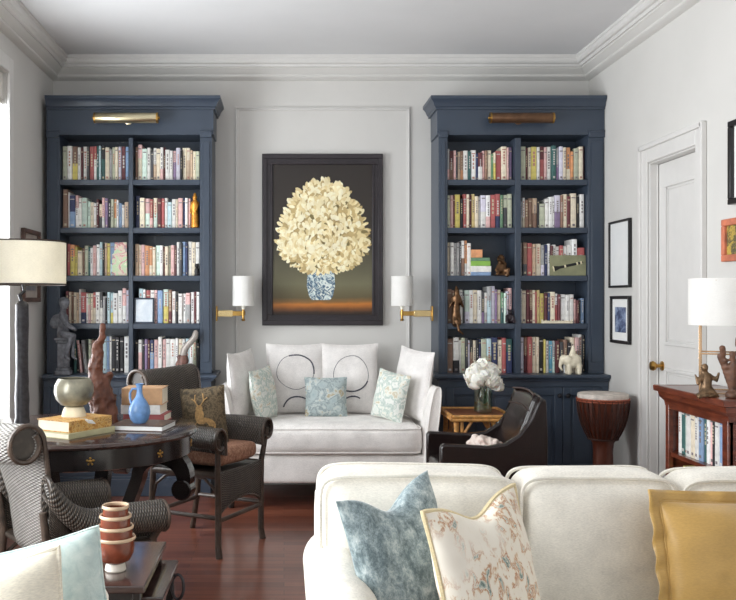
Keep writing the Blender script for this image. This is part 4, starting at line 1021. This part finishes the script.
# driftwood carving
t = thing('driftwood_sculpture', 'tall twisted reddish driftwood sculpture on the round table', 'sculpture', (X(102.5, 4.51), 4.51, TH))
b = MB()
for (p, q, r0, r1) in (((0, 0, .03), (.02, 0, .03), .05, .055), ((.01, 0, .03), (-.02, 0, .16), .062, .055), ((.03, 0, .05), (.04, 0, .13), .045, .03), ((-.02, 0, .16), (-.035, 0, .28), .052, .036), ((.01, 0, .16), (.03, .01, .24), .04, .02), ((.03, .01, .24), (.042, 0, .255), .02, .012), ((-.035, 0, .28), (-.025, 0, .38), .032, .028), ((-.025, 0, .38), (-.008, 0, .44), .028, .02), ((-.008, 0, .44), (.006, 0, .5), .02, .012)):
    capsule(b, p, q, r0, r1, 8)
b.box(-.06, .065, -.045, .045, .0, .02)
b.build('carving', wood('driftwood_red', (62, 32, 22), (122, 72, 50), .5, (14, 14, 5)), t, jitter=.012, jscale=22)
remesh(t.children[0], .006, 2); rough_up(t.children[0], .035, .028)
# stacked books behind the blue bottle
GB = 'books stacked behind the blue bottle'
sc2 = (-.735 * KT, 4.79 * KT); rz2 = math.radians(-6)
flat_book('red book at the bottom of the stack behind the blue bottle', .215, .17, .04, 'r', (sc2[0] + .01, sc2[1], TH + .0005), rz2, GB)
flat_book('white book in the middle of the stack behind the blue bottle', .205, .17, .048, 'w', (sc2[0] - .006, sc2[1], TH + .041), rz2, GB)
flat_book('thick tan leather book on top of the stack behind the blue bottle', .21, .17, .085, 't', (sc2[0] - .002, sc2[1] - .004, TH + .0895), rz2 + .05, GB, coverm=plain('tan_leather', (190, 150, 112), .6, var=.1))
flat_book('large book with dark jacket and white page edges under the blue bottle', .262, .22, .028, 'h', (-.70 * KT, 4.49 * KT, TH + .0005), math.radians(170), None, coverm=mottled('dark_jacket', [(.3, (40, 38, 42)), (.5, (96, 70, 56)), (.6, (54, 50, 54)), (.7, (150, 120, 90))], 12, .35, bump=0), pages=WHITE)
t = thing('blue_bottle', 'small blue glazed bottle with a looped handle on a dark book', 'bottle', (X(139.5, 4.37), 4.37, TH + .0287))
BLUEG = plain('blue_glaze', (104, 142, 190), .3, var=.15, scale=18)
MB().lathe([(0, 0), (.03, 0), (.045, .018), (.053, .05), (.05, .078), (.036, .104), (.02, .125), (.0145, .145), (.014, .17), (.017, .184), (.022, .19), (.016, .19), (.01, .17), (0, .168)], seg=36).build('body', BLUEG, t)
MB().tube([(-.014, 0, .165), (-.035, 0, .165), (-.046, 0, .145), (-.046, 0, .12), (-.04, 0, .095)], .006, 10).build('handle', BLUEG, t)

# ------------------------------------------------------------------ nest of tables and stacked bowls, lower left
NX1 = -.414; NT_ = .55
def nest(label, x0, x1, y0, y1, z, ring=False):
    t = thing('nesting_table', label, 'side table', ((x0 + x1) / 2, (y0 + y1) / 2, 0), 0, 'nest of two dark side tables')
    tp = MB().box(x0, x1, y0, y1, z - .022, z); tp.build('top', EBTOP, t, world=True, bevel=.004)
    MB().box(x0 + .03, x1 - .03, y0 + .018, y0 + .033, z - .08, z - .022).box(x0 + .03, x1 - .03, y1 - .033, y1 - .018, z - .08, z - .022).box(x0 + .018, x0 + .033, y0 + .03, y1 - .03, z - .08, z - .022).box(x0 + .018, x0 + .03, y0 + .03, y1 - .03, z - .08, z - .03).build('apron', EBONY, t, world=True)
    for xx in (x0 + .012, x1 - .04):
        for yy in (y0 + .012, y1 - .04):
            MB().box(xx, xx + .028, yy, yy + .028, 0, z - .022).build('leg', EBONY, t, world=True, bevel=.004)
    if ring:
        MB().ring([(x1 + .004 + .02 * math.sin(k * PI / 12), y1 - .06, z - .075 + .042 * math.cos(k * PI / 12)) for k in range(24)], .005, 8).build('ring_handle', IRON, t, world=True)
nest('taller dark lacquered nesting table holding the stacked bowls', -.86, NX1, 2.67, 3.17, NT_)
nest('lower dark nesting table showing beside the taller one', -.80, -.365, 2.722, 3.118, .50, True)
bx, by = X(115.5, 2.83), 2.83
RG = plain('rust_glaze', (112, 56, 38), .22, var=.22, scale=20); CR = plain('cream_rim_glaze', (196, 170, 142), .25)
zb = NT_
def nbowl(label, r, h, z, foot=True):
    t = thing('glazed_bowl', label, 'bowl', (bx, by, z), 0, 'nested rust glazed bowls on the nesting table')
    if foot: MB().lathe([(r * .50, 0), (r * .56, .004), (r * .52, .018), (r * .46, .026), (0, .026)], seg=36).build('foot', plain('grey_cream_foot', (206, 198, 186), .4), t)
    z0 = .022 if foot else 0
    MB().lathe([(r * .4, z0), (r * .80, z0 + h * .18), (r * .97, z0 + h * .45), (r, z0 + h * .7), (r * .97, z0 + h), (r * .92, z0 + h), (r * .94, z0 + h * .7), (r * .85, z0 + h * .4), (r * .3, z0 + h * .14), (0, z0 + h * .12)], seg=44).build('body', RG, t)
    MB().lathe([(r * .965, z0 + h - .004), (r * 1.06, z0 + h), (r * 1.075, z0 + h + .005), (r * 1.04, z0 + h + .009), (r * .93, z0 + h + .007), (r * .92, z0 + h - .002)], seg=44, cap=False).build('rim', CR, t)
nbowl('largest rust glazed bowl with grey foot, bottom of the nested stack', .059, .078, zb)
nbowl('second largest rust glazed bowl in the nested stack', .0535, .082, zb + .052, False)
nbowl('second smallest rust glazed bowl in the nested stack', .047, .078, zb + .090, False)
nbowl('smallest rust glazed bowl topmost in the nested stack', .0395, .078, zb + .120, False)

# ------------------------------------------------------------------ leather chair, bamboo table, vase
t = thing('leather_armchair', 'low dark leather armchair turned sideways before the bookcase', 'armchair', (1.18, 5.36, 0), 0)
def ap2(yA, yB):
    poly = [(.885, .36), (.885, .565), (.90, .585), (1.16, .572), (1.25, .585), (1.33, .635), (1.395, .72), (1.43, .80), (1.45, .842), (1.485, .835), (1.495, .60), (1.49, .36)]
    return MB().prism([(x, z) for x, z in poly], 'y', yA, yB)
ap2(5.085, 5.135).build('arm', LEATHER, t, world=True, bevel=.012, bseg=3); ap2(5.575, 5.625).build('arm', LEATHER, t, world=True, bevel=.012, bseg=3)
def lb(u, v):
    z = .43 + .415 * v; y = 5.13 + u * .45; c = .05 * (1 - (2 * u - 1) ** 2)
    x = 1.275 + .175 * v ** .9 + c * .4
    return Vector((x, y, z + .012 * math.sin(PI * u) * v))
o = MB().grid(lb, 14, 14).build('backrest', LEATHER, t, world=True, smooth=80); m_ = o.modifiers.new('thick', 'SOLIDIFY'); m_.thickness = .05; m_.offset = 0
MB().tube([lb(u / 12, 1) + Vector((-.026, 0, .012)) for u in range(13)], .006, 8).tube([lb(u / 12, .82) + Vector((-.027, 0, 0)) for u in range(13)], .004, 8).build('stitched_welt', plain('welt_leather', (60, 44, 42), .35), t, world=True)
MB().rbox((1.09, 5.355, .395), (.40, .43, .11), .03, 10, (0, 0, .012)).build('seat', LEATHER, t, world=True, smooth=80)
MB().box(.89, 1.49, 5.10, 5.61, .30, .345).build('seat_rail', WALNUT, t, world=True, bevel=.006)
for xx in (.91, 1.44):
    for yy in (5.11, 5.56): MB().box(xx, xx + .04, yy, yy + .04, 0, .37).build('leg', WALNUT, t, world=True, bevel=.006)
t = thing('crumpled_cloth', 'crumpled pale pink cloth lying in the leather armchair', 'cloth', (1.19, 5.33, .465))
b = MB().ball((0, 0, .06), (.085, .08, .07), 28, 20).ball((.07, .02, .045), (.06, .06, .05), 24, 16).ball((-.04, .03, .085), (.05, .05, .045), 20, 14)
o = b.build('fabric', mottled('pink_cloth', [(.35, (214, 192, 182)), (.5, (232, 218, 208)), (.65, (200, 172, 160))], 18, .95), t, jitter=.02, jscale=18); remesh(o, .006, 1); rough_up(o, .04, .04)
BX0, BX1, BY0, BY1, BZ = 1.095, 1.485, 5.84, 6.29, .648
t = thing('bamboo_table', 'small bamboo side table with woven top holding the flower vase', 'side table', ((BX0 + BX1) / 2, (BY0 + BY1) / 2, 0))
BAM = plain('bamboo', (190, 138, 78), .35, var=.18, scale=30)
MB().box(BX0 + .02, BX1 - .02, BY0 + .02, BY1 - .02, BZ - .018, BZ - .004).build('woven_top', mottled('woven_cane', [(.35, (104, 58, 36)), (.65, (148, 92, 56))], 70, .45, (1, 6, 1)), t, world=True)
f_ = MB()
for a, c in (((BX0, BY0), (BX1, BY0)), ((BX0, BY1), (BX1, BY1)), ((BX0, BY0), (BX0, BY1)), ((BX1, BY0), (BX1, BY1))):
    for zz in (BZ - .006, BZ - .028): f_.tube([(a[0], a[1], zz), (c[0], c[1], zz)], .012, 10)
f_.build('frame', BAM, t, world=True)
for xx in (BX0 + .03, BX1 - .03):
    for yy in (BY0 + .03, BY1 - .03):
        l_ = MB(); pts = [(xx, yy, BZ - .03 - k * .62 / 12) for k in range(13)]
        l_.tube(pts, [.017 if k % 3 else .02 for k in range(13)], 12)
        sx_ = 1 if xx < 1.3 else -1
        l_.build('leg', BAM, t, world=True)
        MB().tube([(xx, yy, BZ - .20), (xx + sx_ * .10, yy, BZ - .04)], .010, 8).build('brace', BAM, t, world=True)
        MB().tube([(xx + sx_ * .035, yy, BZ - .03), (xx + sx_ * .035, yy, BZ - .4)], .012, 8).build('side_cane', BAM, t, world=True)
for yy in (BY0 + .03, BY1 - .03): MB().tube([(BX0 + .03, yy, .2), (BX1 - .03, yy, .2)], .011, 8).build('stretcher', BAM, t, world=True)
VXc, VYc = X(483, 6.02), 6.02; VZ = BZ + .006
t = thing('glass_vase', 'clear glass cylinder vase of white peonies on the bamboo table', 'vase', (VXc, VYc, VZ))
MB().lathe([(0, 0), (.058, 0), (.060, .004), (.0615, .198), (.058, .198), (.0565, .01), (0, .01)], seg=40).build('cylinder', glass('vase_glass', (240, 248, 244), .24), t)
MB().lathe([(0, .011), (.056, .011), (.0568, .13), (0, .13)], seg=40).build('water', glass('water', (196, 218, 196), .06), t)
GREEN = plain('stem_green', (86, 118, 62), .5, var=.2); PET = fabric('peony_petal', (244, 238, 228), var=.03, rough=.7); PET.node_tree.nodes['Principled BSDF'].inputs['Subsurface Weight'].default_value = .15
rs = random.Random(5)
bm_ = MB()
for ring_, (n, el, rr) in enumerate(((1, 90, .01), (5, 68, .018), (8, 46, .027), (10, 22, .035), (11, -4, .040), (10, -30, .042))):
    for k in range(n):
        az = 2 * PI * (k + .5 * (ring_ % 2)) / n + rs.uniform(-.2, .2); e_ = math.radians(el + rs.uniform(-8, 8))
        M = Matrix.Rotation(az, 4, 'Z') @ Matrix.Rotation(-e_, 4, 'Y') @ Matrix.Translation((rr, 0, 0))
        sc_p = (.026 + .003 * ring_) * rs.uniform(.75, 1.35); rr = rr * rs.uniform(.8, 1.15)
        def pf(u, v):
            a_ = (u - .5) * 2; b_ = v
            wd = sc_p * (.35 + .9 * math.sin(PI * min(.92, b_ * .8 + .12)))
            return M @ Vector((.010 * math.sin(PI * b_) - .006 * a_ * a_ + .004 * math.sin(a_ * 7 + k), a_ * wd * .8, (b_ - .4) * sc_p * 1.6))
        bm_.grid(pf, 5, 5)
fl = None
spots = [(0, 0, .315), (-.045, -.03, .285), (.045, -.025, .28), (-.012, -.06, .25), (.062, .015, .235), (-.066, .015, .255), (.016, .05, .28), (.045, -.062, .215), (-.05, -.058, .22), (.082, -.025, .195)]
for i, (dx, dy, dz) in enumerate(spots):
    if fl is None:
        fl = thing('peony', 'white peony in the bunch in the clear glass vase', 'flower', (0, 0, 0), 0, 'white peonies in the glass vase')
        bm_.build('bloom', PET, fl, smooth=0).data.polygons.foreach_set('use_smooth', [True] * len(fl.children[0].data.polygons))
        MB().tube([(0, 0, -.02), (0, 0, -.08), (0, .0, -.17)], .003, 6).build('stem', GREEN, fl)
        q = fl
    else: q = dup(fl)
    q.location = (VXc + dx, VYc + dy, VZ + dz)
    ax = Vector((dx, dy, 0)); tilt = min(.9, ax.length * 6.5)
    q.rotation_euler = (Matrix.Rotation(tilt, 3, Vector((-dy, dx, 0)).normalized() if ax.length > .001 else 'X') @ Matrix.Rotation(i * 1.3, 3, 'Z')).to_euler() if ax.length > .001 else (0, 0, 0)
    q.scale = (.84 + .05 * (i % 3),) * 3

# ------------------------------------------------------------------ djembe
DX_, DY_ = X(603, 5.92), 5.92
t = thing('djembe_drum', 'tall carved wooden djembe drum with rope lacing, by the bookcase end', 'drum', (DX_, DY_, 0))
SHELL = wood('drum_wood', (66, 28, 18), (104, 50, 30), .35, (14, 14, 2), coat=.2)
hz = Zt(393, DY_)
MB().lathe([(.115, 0), (.11, .02), (.085, .12), (.066, .26), (.062, .40), (.068, .46), (.10, hz - .28), (.135, hz - .2), (.152, hz - .12), (.159, hz - .05), (.158, hz - .012), (.15, hz - .012)], seg=48).build('shell', SHELL, t)
MB().lathe([(.160, hz - .035), (.163, hz - .02), (.160, hz - .004), (.15, hz), (0, hz + .002)], seg=48).build('drum_head', plain('goat_skin', (206, 196, 186), .6, var=.12, scale=16), t)
rp = plain('drum_rope', (60, 34, 26), .8, var=.2, scale=60)
q = MB()
for rr, zz in ((.165, hz - .036), (.163, hz - .05)): q.ring([(rr * math.cos(k * PI / 24), rr * math.sin(k * PI / 24), zz) for k in range(48)], .006, 8)
q.build('rim_ring', plain('cloth_ring', (132, 66, 44), .6, var=.4, scale=90), t)
MB().ring([(.093 * math.cos(k * PI / 24), .093 * math.sin(k * PI / 24), hz - .30) for k in range(48)], .007, 8).build('lower_ring', rp, t)
q = MB(); NL = 26
def rr_at(z):
    P_ = [(.09, hz - .30), (.105, hz - .28), (.14, hz - .2), (.157, hz - .12), (.165, hz - .045)]
    for a, c in zip(P_, P_[1:]):
        if z <= c[1]: return a[0] + (c[0] - a[0]) * max(0, (z - a[1])) / (c[1] - a[1])
    return P_[-1][0]
for k in range(NL):
    for d_ in (-.5, .5):
        pts = []
        for j in range(7):
            f_ = j / 6; z = hz - .30 + f_ * .255; a = 2 * PI * (k + d_ * f_) / NL; r_ = rr_at(z) + .003
            pts.append((r_ * math.cos(a), r_ * math.sin(a), z))
        q.tube(pts, .0028, 5)
q.build('rope_lacing', rp, t)

# ------------------------------------------------------------------ low bookcase by the door wall
LBX, LY0, LY1, LZ = 1.97, 4.03, 4.80, .95
t = thing('low_bookcase', 'low mahogany bookcase with moulded top against the door wall', 'bookcase', ((LBX + XR) / 2, 4.4, 0))
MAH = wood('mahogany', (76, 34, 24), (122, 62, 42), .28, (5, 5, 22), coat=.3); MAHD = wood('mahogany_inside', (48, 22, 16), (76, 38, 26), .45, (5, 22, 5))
xb = LBX + .05; XW = XR - .02
prof = [(0, -.105), (.006, -.105), (.010, -.08), (.028, -.06), (.034, -.035), (.05, -.03), (.052, -.004), (.046, 0), (0, 0)]
MB().sweep([(XW, LY1 - .05), (xb, LY1 - .05), (xb, LY0 + .05), (XW, LY0 + .05)], prof, LZ).box(xb, XW, LY0 + .05, LY1 - .05, LZ - .06, LZ - .001).build('top', MAH, t, world=True, smooth=25)
for y0, y1 in ((LY0 + .05, LY0 + .075), (LY1 - .075, LY1 - .05)): MB().box(xb, XW, y0, y1, .06, LZ - .06).build('side_panel', MAH, t, world=True, bevel=.003)
for y0, y1 in ((LY0 + .05, LY0 + .105), (LY1 - .09, LY1 - .05)): MB().box(xb - .008, xb + .02, y0, y1, .0, LZ - .06).build('stile', MAH, t, world=True, bevel=.004)
MB().box(xb - .006, xb + .02, LY0 + .05, LY1 - .05, LZ - .12, LZ - .06).build('top_rail', MAH, t, world=True, bevel=.003)
MB().box(XW - .012, XW, LY0 + .075, LY1 - .075, .06, LZ - .06).build('back_panel', MAHD, t, world=True)
LSH = (.06, .345, .605)
for z in LSH: MB().box(xb + .004, XW - .012, LY0 + .075, LY1 - .075, z - .022, z).build('shelf', MAH, t, world=True)
MB().box(xb - .01, xb + .02, LY0 + .05, LY1 - .05, 0, .06).build('plinth', MAH, t, world=True)
# books, spines towards the room (local -y -> world -x)
def lowrow(spec, z, name):
    toks = spec.split(); y = LY1 - .092; n = 0
    for tk in toks:
        a, hh = tk.split(','); k = 0
        while not (a[k].isdigit() or a[k] == '.'): k += 1
        code, w, h = a[:k], float(a[k:]) / 1000, float(hh) / 1000
        mb, mats = book_mesh(w * .95, .15 + random.uniform(0, .03), h, code[0], code[1] if len(code) > 1 else None)
        o = mb.build('book', mats, smooth=0); o.location = (xb + .032 + random.uniform(0, .012), y - w / 2, z + .0005); o.rotation_euler = (0, 0, -PI / 2)
        tag(o, '%s book, %s from the door end, %s shelf of low mahogany bookcase' % (CN[code[0]] + (' and ' + CN[code[1]] if len(code) > 1 else ''), ORD[n], name), 'book', 'books on the %s shelf of the low bookcase' % name)
        n += 1; y -= w
lowrow("w40,235 d42,238 i28,225 w50,236 c44,230 w36,232 b46,236 d30,228 w32,222 p34,228 k26,225 w42,230 b36,226 w34,228", LSH[2], 'upper')
lowrow("k60,170 y70,200 y55,190 o50,195 r48,185 p42,190 w40,200 r45,190 c40,190", LSH[1], 'middle')
# lamp on it
LLX, LLY = X(724.7, 4.36), 4.36
t = thing('brass_frame_lamp', 'white drum lamp on a thin square brass frame, on the low bookcase', 'lamp', (LLX, LLY, LZ), math.radians(-26))
zb_ = Zt(325, LLY) - LZ; zt_ = Zt(278.5, LLY) - LZ; hw = .107
f_ = MB()
for sx_ in (-1, 1):
    for sy_ in (-1, 1): f_.box(sx_ * hw - .005, sx_ * hw + .005, sy_ * hw - .005, sy_ * hw + .005, 0, zb_ + .02)
def sqring(f_, z):
    for s_ in (-1, 1):
        f_.box(-hw, hw, s_ * hw - .004, s_ * hw + .004, z - .004, z + .004); f_.box(s_ * hw - .004, s_ * hw + .004, -hw, hw, z - .004, z + .004)
for z in (.005, Zt(353, LLY) - LZ, zb_ + .015): sqring(f_, z)
f_.build('brass_frame', plain('rose_brass', (214, 178, 140), .25, .9), t, bevel=.001)
r = .163
MB().lathe([(r, zb_), (r, zt_), (r - .003, zt_), (r - .003, zb_), (r, zb_)], seg=56, cap=False).build('lamp_shade', SHADEW, t)
q = MB().tube([(0, -hw, zb_ + .015), (0, hw, zb_ + .015)], .004, 6).tube([(0, 0, zb_ + .01), (0, 0, zb_ + .11)], .012, 12)
for k in range(3): q.tube([(0, 0, zb_ + .11), (r * math.cos(k * 2.094 + .3), r * math.sin(k * 2.094 + .3), zt_ - .01)], .002, 6)
q.build('lamp_holder', BRASS, t)
# ornaments beside the lamp
t = thing('bronze_dancers', 'small bronze figure group under the brass framed lamp', 'figurine', (X(706, 4.2), 4.2, LZ))
b = MB(); b.lathe([(.045, 0), (.045, .012), (.03, .018)], seg=16)
capsule(b, (0, 0, .02), (.004, 0, .09), .028, .022); capsule(b, (.0, 0, .09), (-.006, 0, .115), .02, .014); b.ball((-.008, -.004, .135), (.017, .017, .02))
capsule(b, (.015, 0, .1), (.045, -.01, .075), .011, .009); capsule(b, (.045, -.01, .075), (.05, -.02, .11), .009, .007); capsule(b, (-.02, 0, .1), (-.042, -.01, .06), .011, .009); capsule(b, (-.042, -.01, .06), (-.05, 0, .1), .008, .006)
capsule(b, (-.01, -.01, .03), (-.04, -.02, .0), .015, .012); capsule(b, (.02, -.01, .03), (.042, -.02, .0), .015, .012)
remesh(b.build('body', plain('figure_bronze', (108, 86, 64), .4, .6, var=.3, scale=40), t), .0045)
t = thing('brown_sculpture', 'brown coral-like sculpture at the near end of the low bookcase', 'sculpture', (X(733, 4.15), 4.15, LZ))
b = MB(); b.lathe([(.035, 0), (.035, .02), (.02, .03)], seg=14)
rs = random.Random(9)
for k in range(9):
    a = rs.uniform(0, 6.28); p1 = (.05 * math.cos(a), .03 * math.sin(a), rs.uniform(.1, .26)); capsule(b, (0, 0, .03), p1, .018, .012); capsule(b, p1, (p1[0] * 1.15, p1[1], p1[2] + .03), .012, .016, 4)
remesh(b.build('body', plain('coral_brown', (92, 62, 46), .6, var=.3, scale=30), t), .006)
t = thing('grey_vase', 'dark grey bottle vase at the wall behind the white lamp', 'vase', (X(741, 4.68), 4.6, LZ))
MB().lathe([(0, 0), (.05, 0), (.07, .05), (.075, .12), (.05, .22), (.025, .32), (.022, .44), (.03, .47), (.024, .47), (0, .44)], seg=28).build('body', plain('slate_glaze', (96, 106, 112), .3, var=.2), t)
# ------------------------------------------------------------------ foreground sofa and cushions
SXa, SXb = .07, 2.0
SOFA = fabric('sofa_linen', (226, 221, 210), weave=520)
t = thing('sofa', 'long oatmeal linen sofa with loose back cushions, facing the camera', 'sofa', (1.0, 2.6, 0))
MB().rbox((1.03, 2.50, .20), (1.92, .86, .27), .03, 10).build('base', SOFA, t, world=True, smooth=60)
MB().rbox((1.03, 2.965, .44), (1.86, .13, .72), .05, 10, (0, 0, 0)).build('backrest', SOFA, t, world=True, smooth=70)
def loop(cx, cy, cz, w, h, n=72, ex=2 / 9, y=0):
    pts = []
    for k in range(n):
        a = 2 * PI * k / n; ca, sa = math.cos(a), math.sin(a)
        pts.append((cx + math.copysign(abs(ca) ** ex, ca) * w / 2, cy, cz + math.copysign(abs(sa) ** ex, sa) * h / 2))
    return pts
for (xa, xb_, za, zb2) in ((.108, .702, .53, .872), (.706, 1.186, .44, .868), (1.19, 1.80, .44, .862)):
    cx, cz, w, h = (xa + xb_) / 2, (za + zb2) / 2, xb_ - xa, zb2 - za
    o = MB().rbox((cx, 2.80, cz), (w, .22, h), .07, 18, (.0, .035, .012)).build('back_cushion', SOFA, t, world=True, smooth=80, jitter=.008, jscale=3.2)
    for yy in (2.705, 2.895):
        MB().ring(loop(cx, yy, cz, w - .008, h - .006), .006, 6).build('piping', SOFA, o, jitter=.008, jscale=3.2).location = -t.location
    if za > .5:   # lower part of the T-shaped end cushion behind the arm
        MB().rbox((.50, 2.80, .50), (.40, .20, .16), .06, 8).build('cushion_tongue', SOFA, t, world=True, smooth=80)
for xa, xb_ in ((.27, .72), (.725, 1.19), (1.195, 1.80)):
    MB().rbox(((xa + xb_) / 2, 2.40, .385), (xb_ - xa, .68, .14), .05, 12, (0, .01, .018)).build('seat_cushion', SOFA, t, world=True, smooth=80)
for s_, xc in ((1, .158), (-1, 1.905)):
    a = MB()
    sec = []
    for k in range(28):
        a_ = -.9 + k / 27 * (PI + 1.8); sec.append((xc - s_ * .0 + .097 * math.cos(a_), .565 + .10 * math.sin(a_)))
    sec = [(xc + .085, .06)] + sec + [(xc - .085, .06)]
    n = len(sec)
    def av(u, v):
        x, z = sec[round(u * (n - 1))]; k = 1 - .25 * max(0, abs(2 * v - 1) - .93) / .07
        return Vector((xc + (x - xc) * k, 2.06 + v * .90, z * (1 - .02 * (1 - k) / .25)))
    a.grid(av, n, 16); a.add([av(i / (n - 1), 0) for i in range(n)], [tuple(range(n))]); a.add([av(i / (n - 1), 1) for i in range(n)], [tuple(range(n))])
    o = a.build('arm', SOFA, t, world=True, smooth=50)
    MB().tube([av(i / (n - 1), .004) for i in range(n)], .005, 6).build('arm_piping', SOFA, o).location = -t.location
for xx in (.14, 1.92):
    for yy in (2.13, 2.88): MB().lathe([(.022, 0), (.032, .07)], c=(xx, yy, 0), seg=14).build('foot', EBONY, t, world=True)
VELV = NT('teal_velvet').set(.75); v = VELV.coord()
VELV.base(VELV.ramp(VELV.noise(VELV.coord('Object', (1, 1, .7)), 30, 8, .85, .2), [(.3, (66, 78, 82)), (.44, (106, 122, 126)), (.54, (152, 166, 168)), (.68, (212, 218, 216))]))
VELV.b.inputs['Sheen Weight'].default_value = .7; VELV.b.inputs['Sheen Roughness'].default_value = .35; VELV.bump(VELV.noise(v, 120, 3), .25, .004)
pillow('pillow', 'teal grey crushed velvet pillow on the sofa', .315, .425, .14, (.328, 2.485, .680), (-.20, -.18, .50), VELV.m, None, .06, None, seed=21, chop=.06, jit=.010, n=34)
FL2 = NT('spray_print').set(.85); v = FL2.coord('Object', (1, 1, .55))
n1 = FL2.noise(v, 40, 5, .6, .4); n2 = FL2.noise(FL2.coord('Object', (1, 1, 1)), 4.2, 2, .5, .2)
col = FL2.ramp(n1, [(.33, (240, 232, 218)), (.50, (238, 230, 214)), (.545, (214, 184, 150)), (.575, (178, 122, 92)), (.60, (236, 226, 208)), (.645, (160, 176, 168)), (.69, (96, 116, 108)), (.72, (234, 226, 210))])
mx = FL2.node('ShaderNodeMix', data_type='RGBA'); mk = FL2.ramp(n2, [(.40, (0, 0, 0)), (.52, (255, 255, 255))])
FL2.l.new(mk, mx.inputs[0]); mx.inputs[6].default_value = lin((240, 233, 219)); FL2.l.new(col, mx.inputs[7]); FL2.base(mx.outputs[2])
FL2.b.inputs['Sheen Weight'].default_value = .1
GOLDT = fabric('pale_gold_trim', (224, 206, 164), rough=.6)
pillow('pillow', 'cream pillow with rust and green flower sprays and gold edging on the sofa', .355, .405, .14, (.54, 2.40, .670), (-.22, -.08, .62), FL2.m, None, .06, GOLDT, 'gold_edging', .007, seed=22, chop=.045, jit=.008, n=34)
GOLD = fabric('gold_satin', (184, 146, 78), var=.05, rough=.40, bump=.1)
GOLD.node_tree.nodes['Principled BSDF'].inputs['Sheen Weight'].default_value = .4
th, Pf, o = pillow('pillow', 'gold satin flanged pillow on the sofa, cut by the picture edge', .44, .335, .16, (X(745, 2.50), 2.51, .668), (-.22, .0, .02), GOLD, None, .04, GOLD, 'piping', .005, seed=23, jit=.008, n=34)
fg = MB(); FLW = .033
lp = []
for i in range(104):
    q = i / 104 * 4; s_ = int(q); f_ = 2 * (q - s_) - 1; u, v_ = [(f_, -1), (1, f_), (-f_, 1), (-1, -f_)][s_]
    inn = Vector((.22 * u * (1 - .04 * (1 - v_ * v_)), 0, .1675 * v_ * (1 - .04 * (1 - u * u))))
    out = Vector((inn.x + math.copysign(FLW, u) * (abs(u) ** 3), .010 * math.sin(i * 1.1) + .006 * math.sin(i * .37), inn.z + math.copysign(FLW, v_) * (abs(v_) ** 3)))
    lp.append((inn, out))
fg.grid(lambda a, b_: lp[round(a * 104) % 104][0].lerp(lp[round(a * 104) % 104][1], b_), 104, 4, cu=True)
o = fg.build('flange', GOLD, th, smooth=70); sm = o.modifiers.new('thick', 'SOLIDIFY'); sm.thickness = .006; sm.offset = 0
# second sofa, lower left, only its cushions reach the picture
t = thing('facing_sofa', 'cream sofa whose cushions show at the lower left corner', 'sofa', (-1.0, 1.9, 0))
MB().rbox((-1.0, 1.75, .17), (1.1, .85, .28), .04, 8).build('base', SOFA, t, world=True, smooth=60)
MB().rbox((-1.0, 1.70, .325), (.98, .72, .08), .04, 8).build('seat_cushion', SOFA, t, world=True, smooth=70)
MB().rbox((-1.0, 2.29, .36), (1.1, .14, .64), .05, 8).build('backrest', SOFA, t, world=True, smooth=70)
AQ = mottled('aqua_chenille', [(.3, (178, 198, 196)), (.5, (196, 212, 208)), (.7, (212, 224, 219))], 30, .9, bump=.3)
pillow('pillow', 'pale aqua pillow behind the cream silk pillow, beside the nested bowls', .46, .46, .15, (X(16, 2.06), 2.07, .60), (-.12, -.20, .08), AQ, None, .07, AQ, seed=31, n=30)
pillow('pillow', 'cream silk pillow with knotted corner in front of the aqua pillow', .44, .46, .15, (X(-25, 1.89), 1.885, .605), (-.2, -.22, -.05), CREAM, None, .08, CREAM, 'piping', .006, seed=32, jit=.012, n=30)
# ------------------------------------------------------------------ light
wd = bpy.data.worlds.new('daylight'); SC.world = wd; wd.use_nodes = True
bg = wd.node_tree.nodes['Background']; bg.inputs[0].default_value = (.90, .95, 1.0, 1); bg.inputs[1].default_value = 1.0
def area(name, loc, rot, sx_, sy_, e, c=(1, .98, .95)):
    l = bpy.data.lights.new(name, 'AREA'); l.shape = 'RECTANGLE'; l.size = sx_; l.size_y = sy_; l.energy = e; l.color = c
    o = bpy.data.objects.new(name, l); COL.objects.link(o); o.location = loc; o.rotation_euler = rot; return o
area('window_daylight', (XL - .35, (W1[0] + W1[1]) / 2, 1.6), (0, -PI / 2, 0), 2.0, 1.3, 130, (.93, .97, 1))
area('window_daylight', (XL - .35, (W2[0] + W2[1]) / 2, 1.6), (0, -PI / 2, 0), 2.0, 2.1, 190, (.95, .98, 1))
# ------------------------------------------------------------------ camera
cam = bpy.data.cameras.new('camera'); co = bpy.data.objects.new('camera', cam); COL.objects.link(co)
co.location = (0, 0, H); co.rotation_euler = (PI / 2, 0, 0)
cam.sensor_fit = 'HORIZONTAL'; cam.sensor_width = 36; cam.lens = 36 * F / 736; cam.shift_x = (368 - VX) / 736; cam.shift_y = 0; cam.clip_start = .05
SC.camera = co
vs_ = SC.view_settings; vs_.view_transform = 'Standard'; vs_.look = 'None'; vs_.gamma = 1; vs_.use_curve_mapping = False; vs_.exposure = 0.0
vs_.exposure = .03; SC.cycles.use_denoising = True; SC.cycles.max_bounces = 10; SC.cycles.transparent_max_bounces = 12; SC.cycles.diffuse_bounces = 6
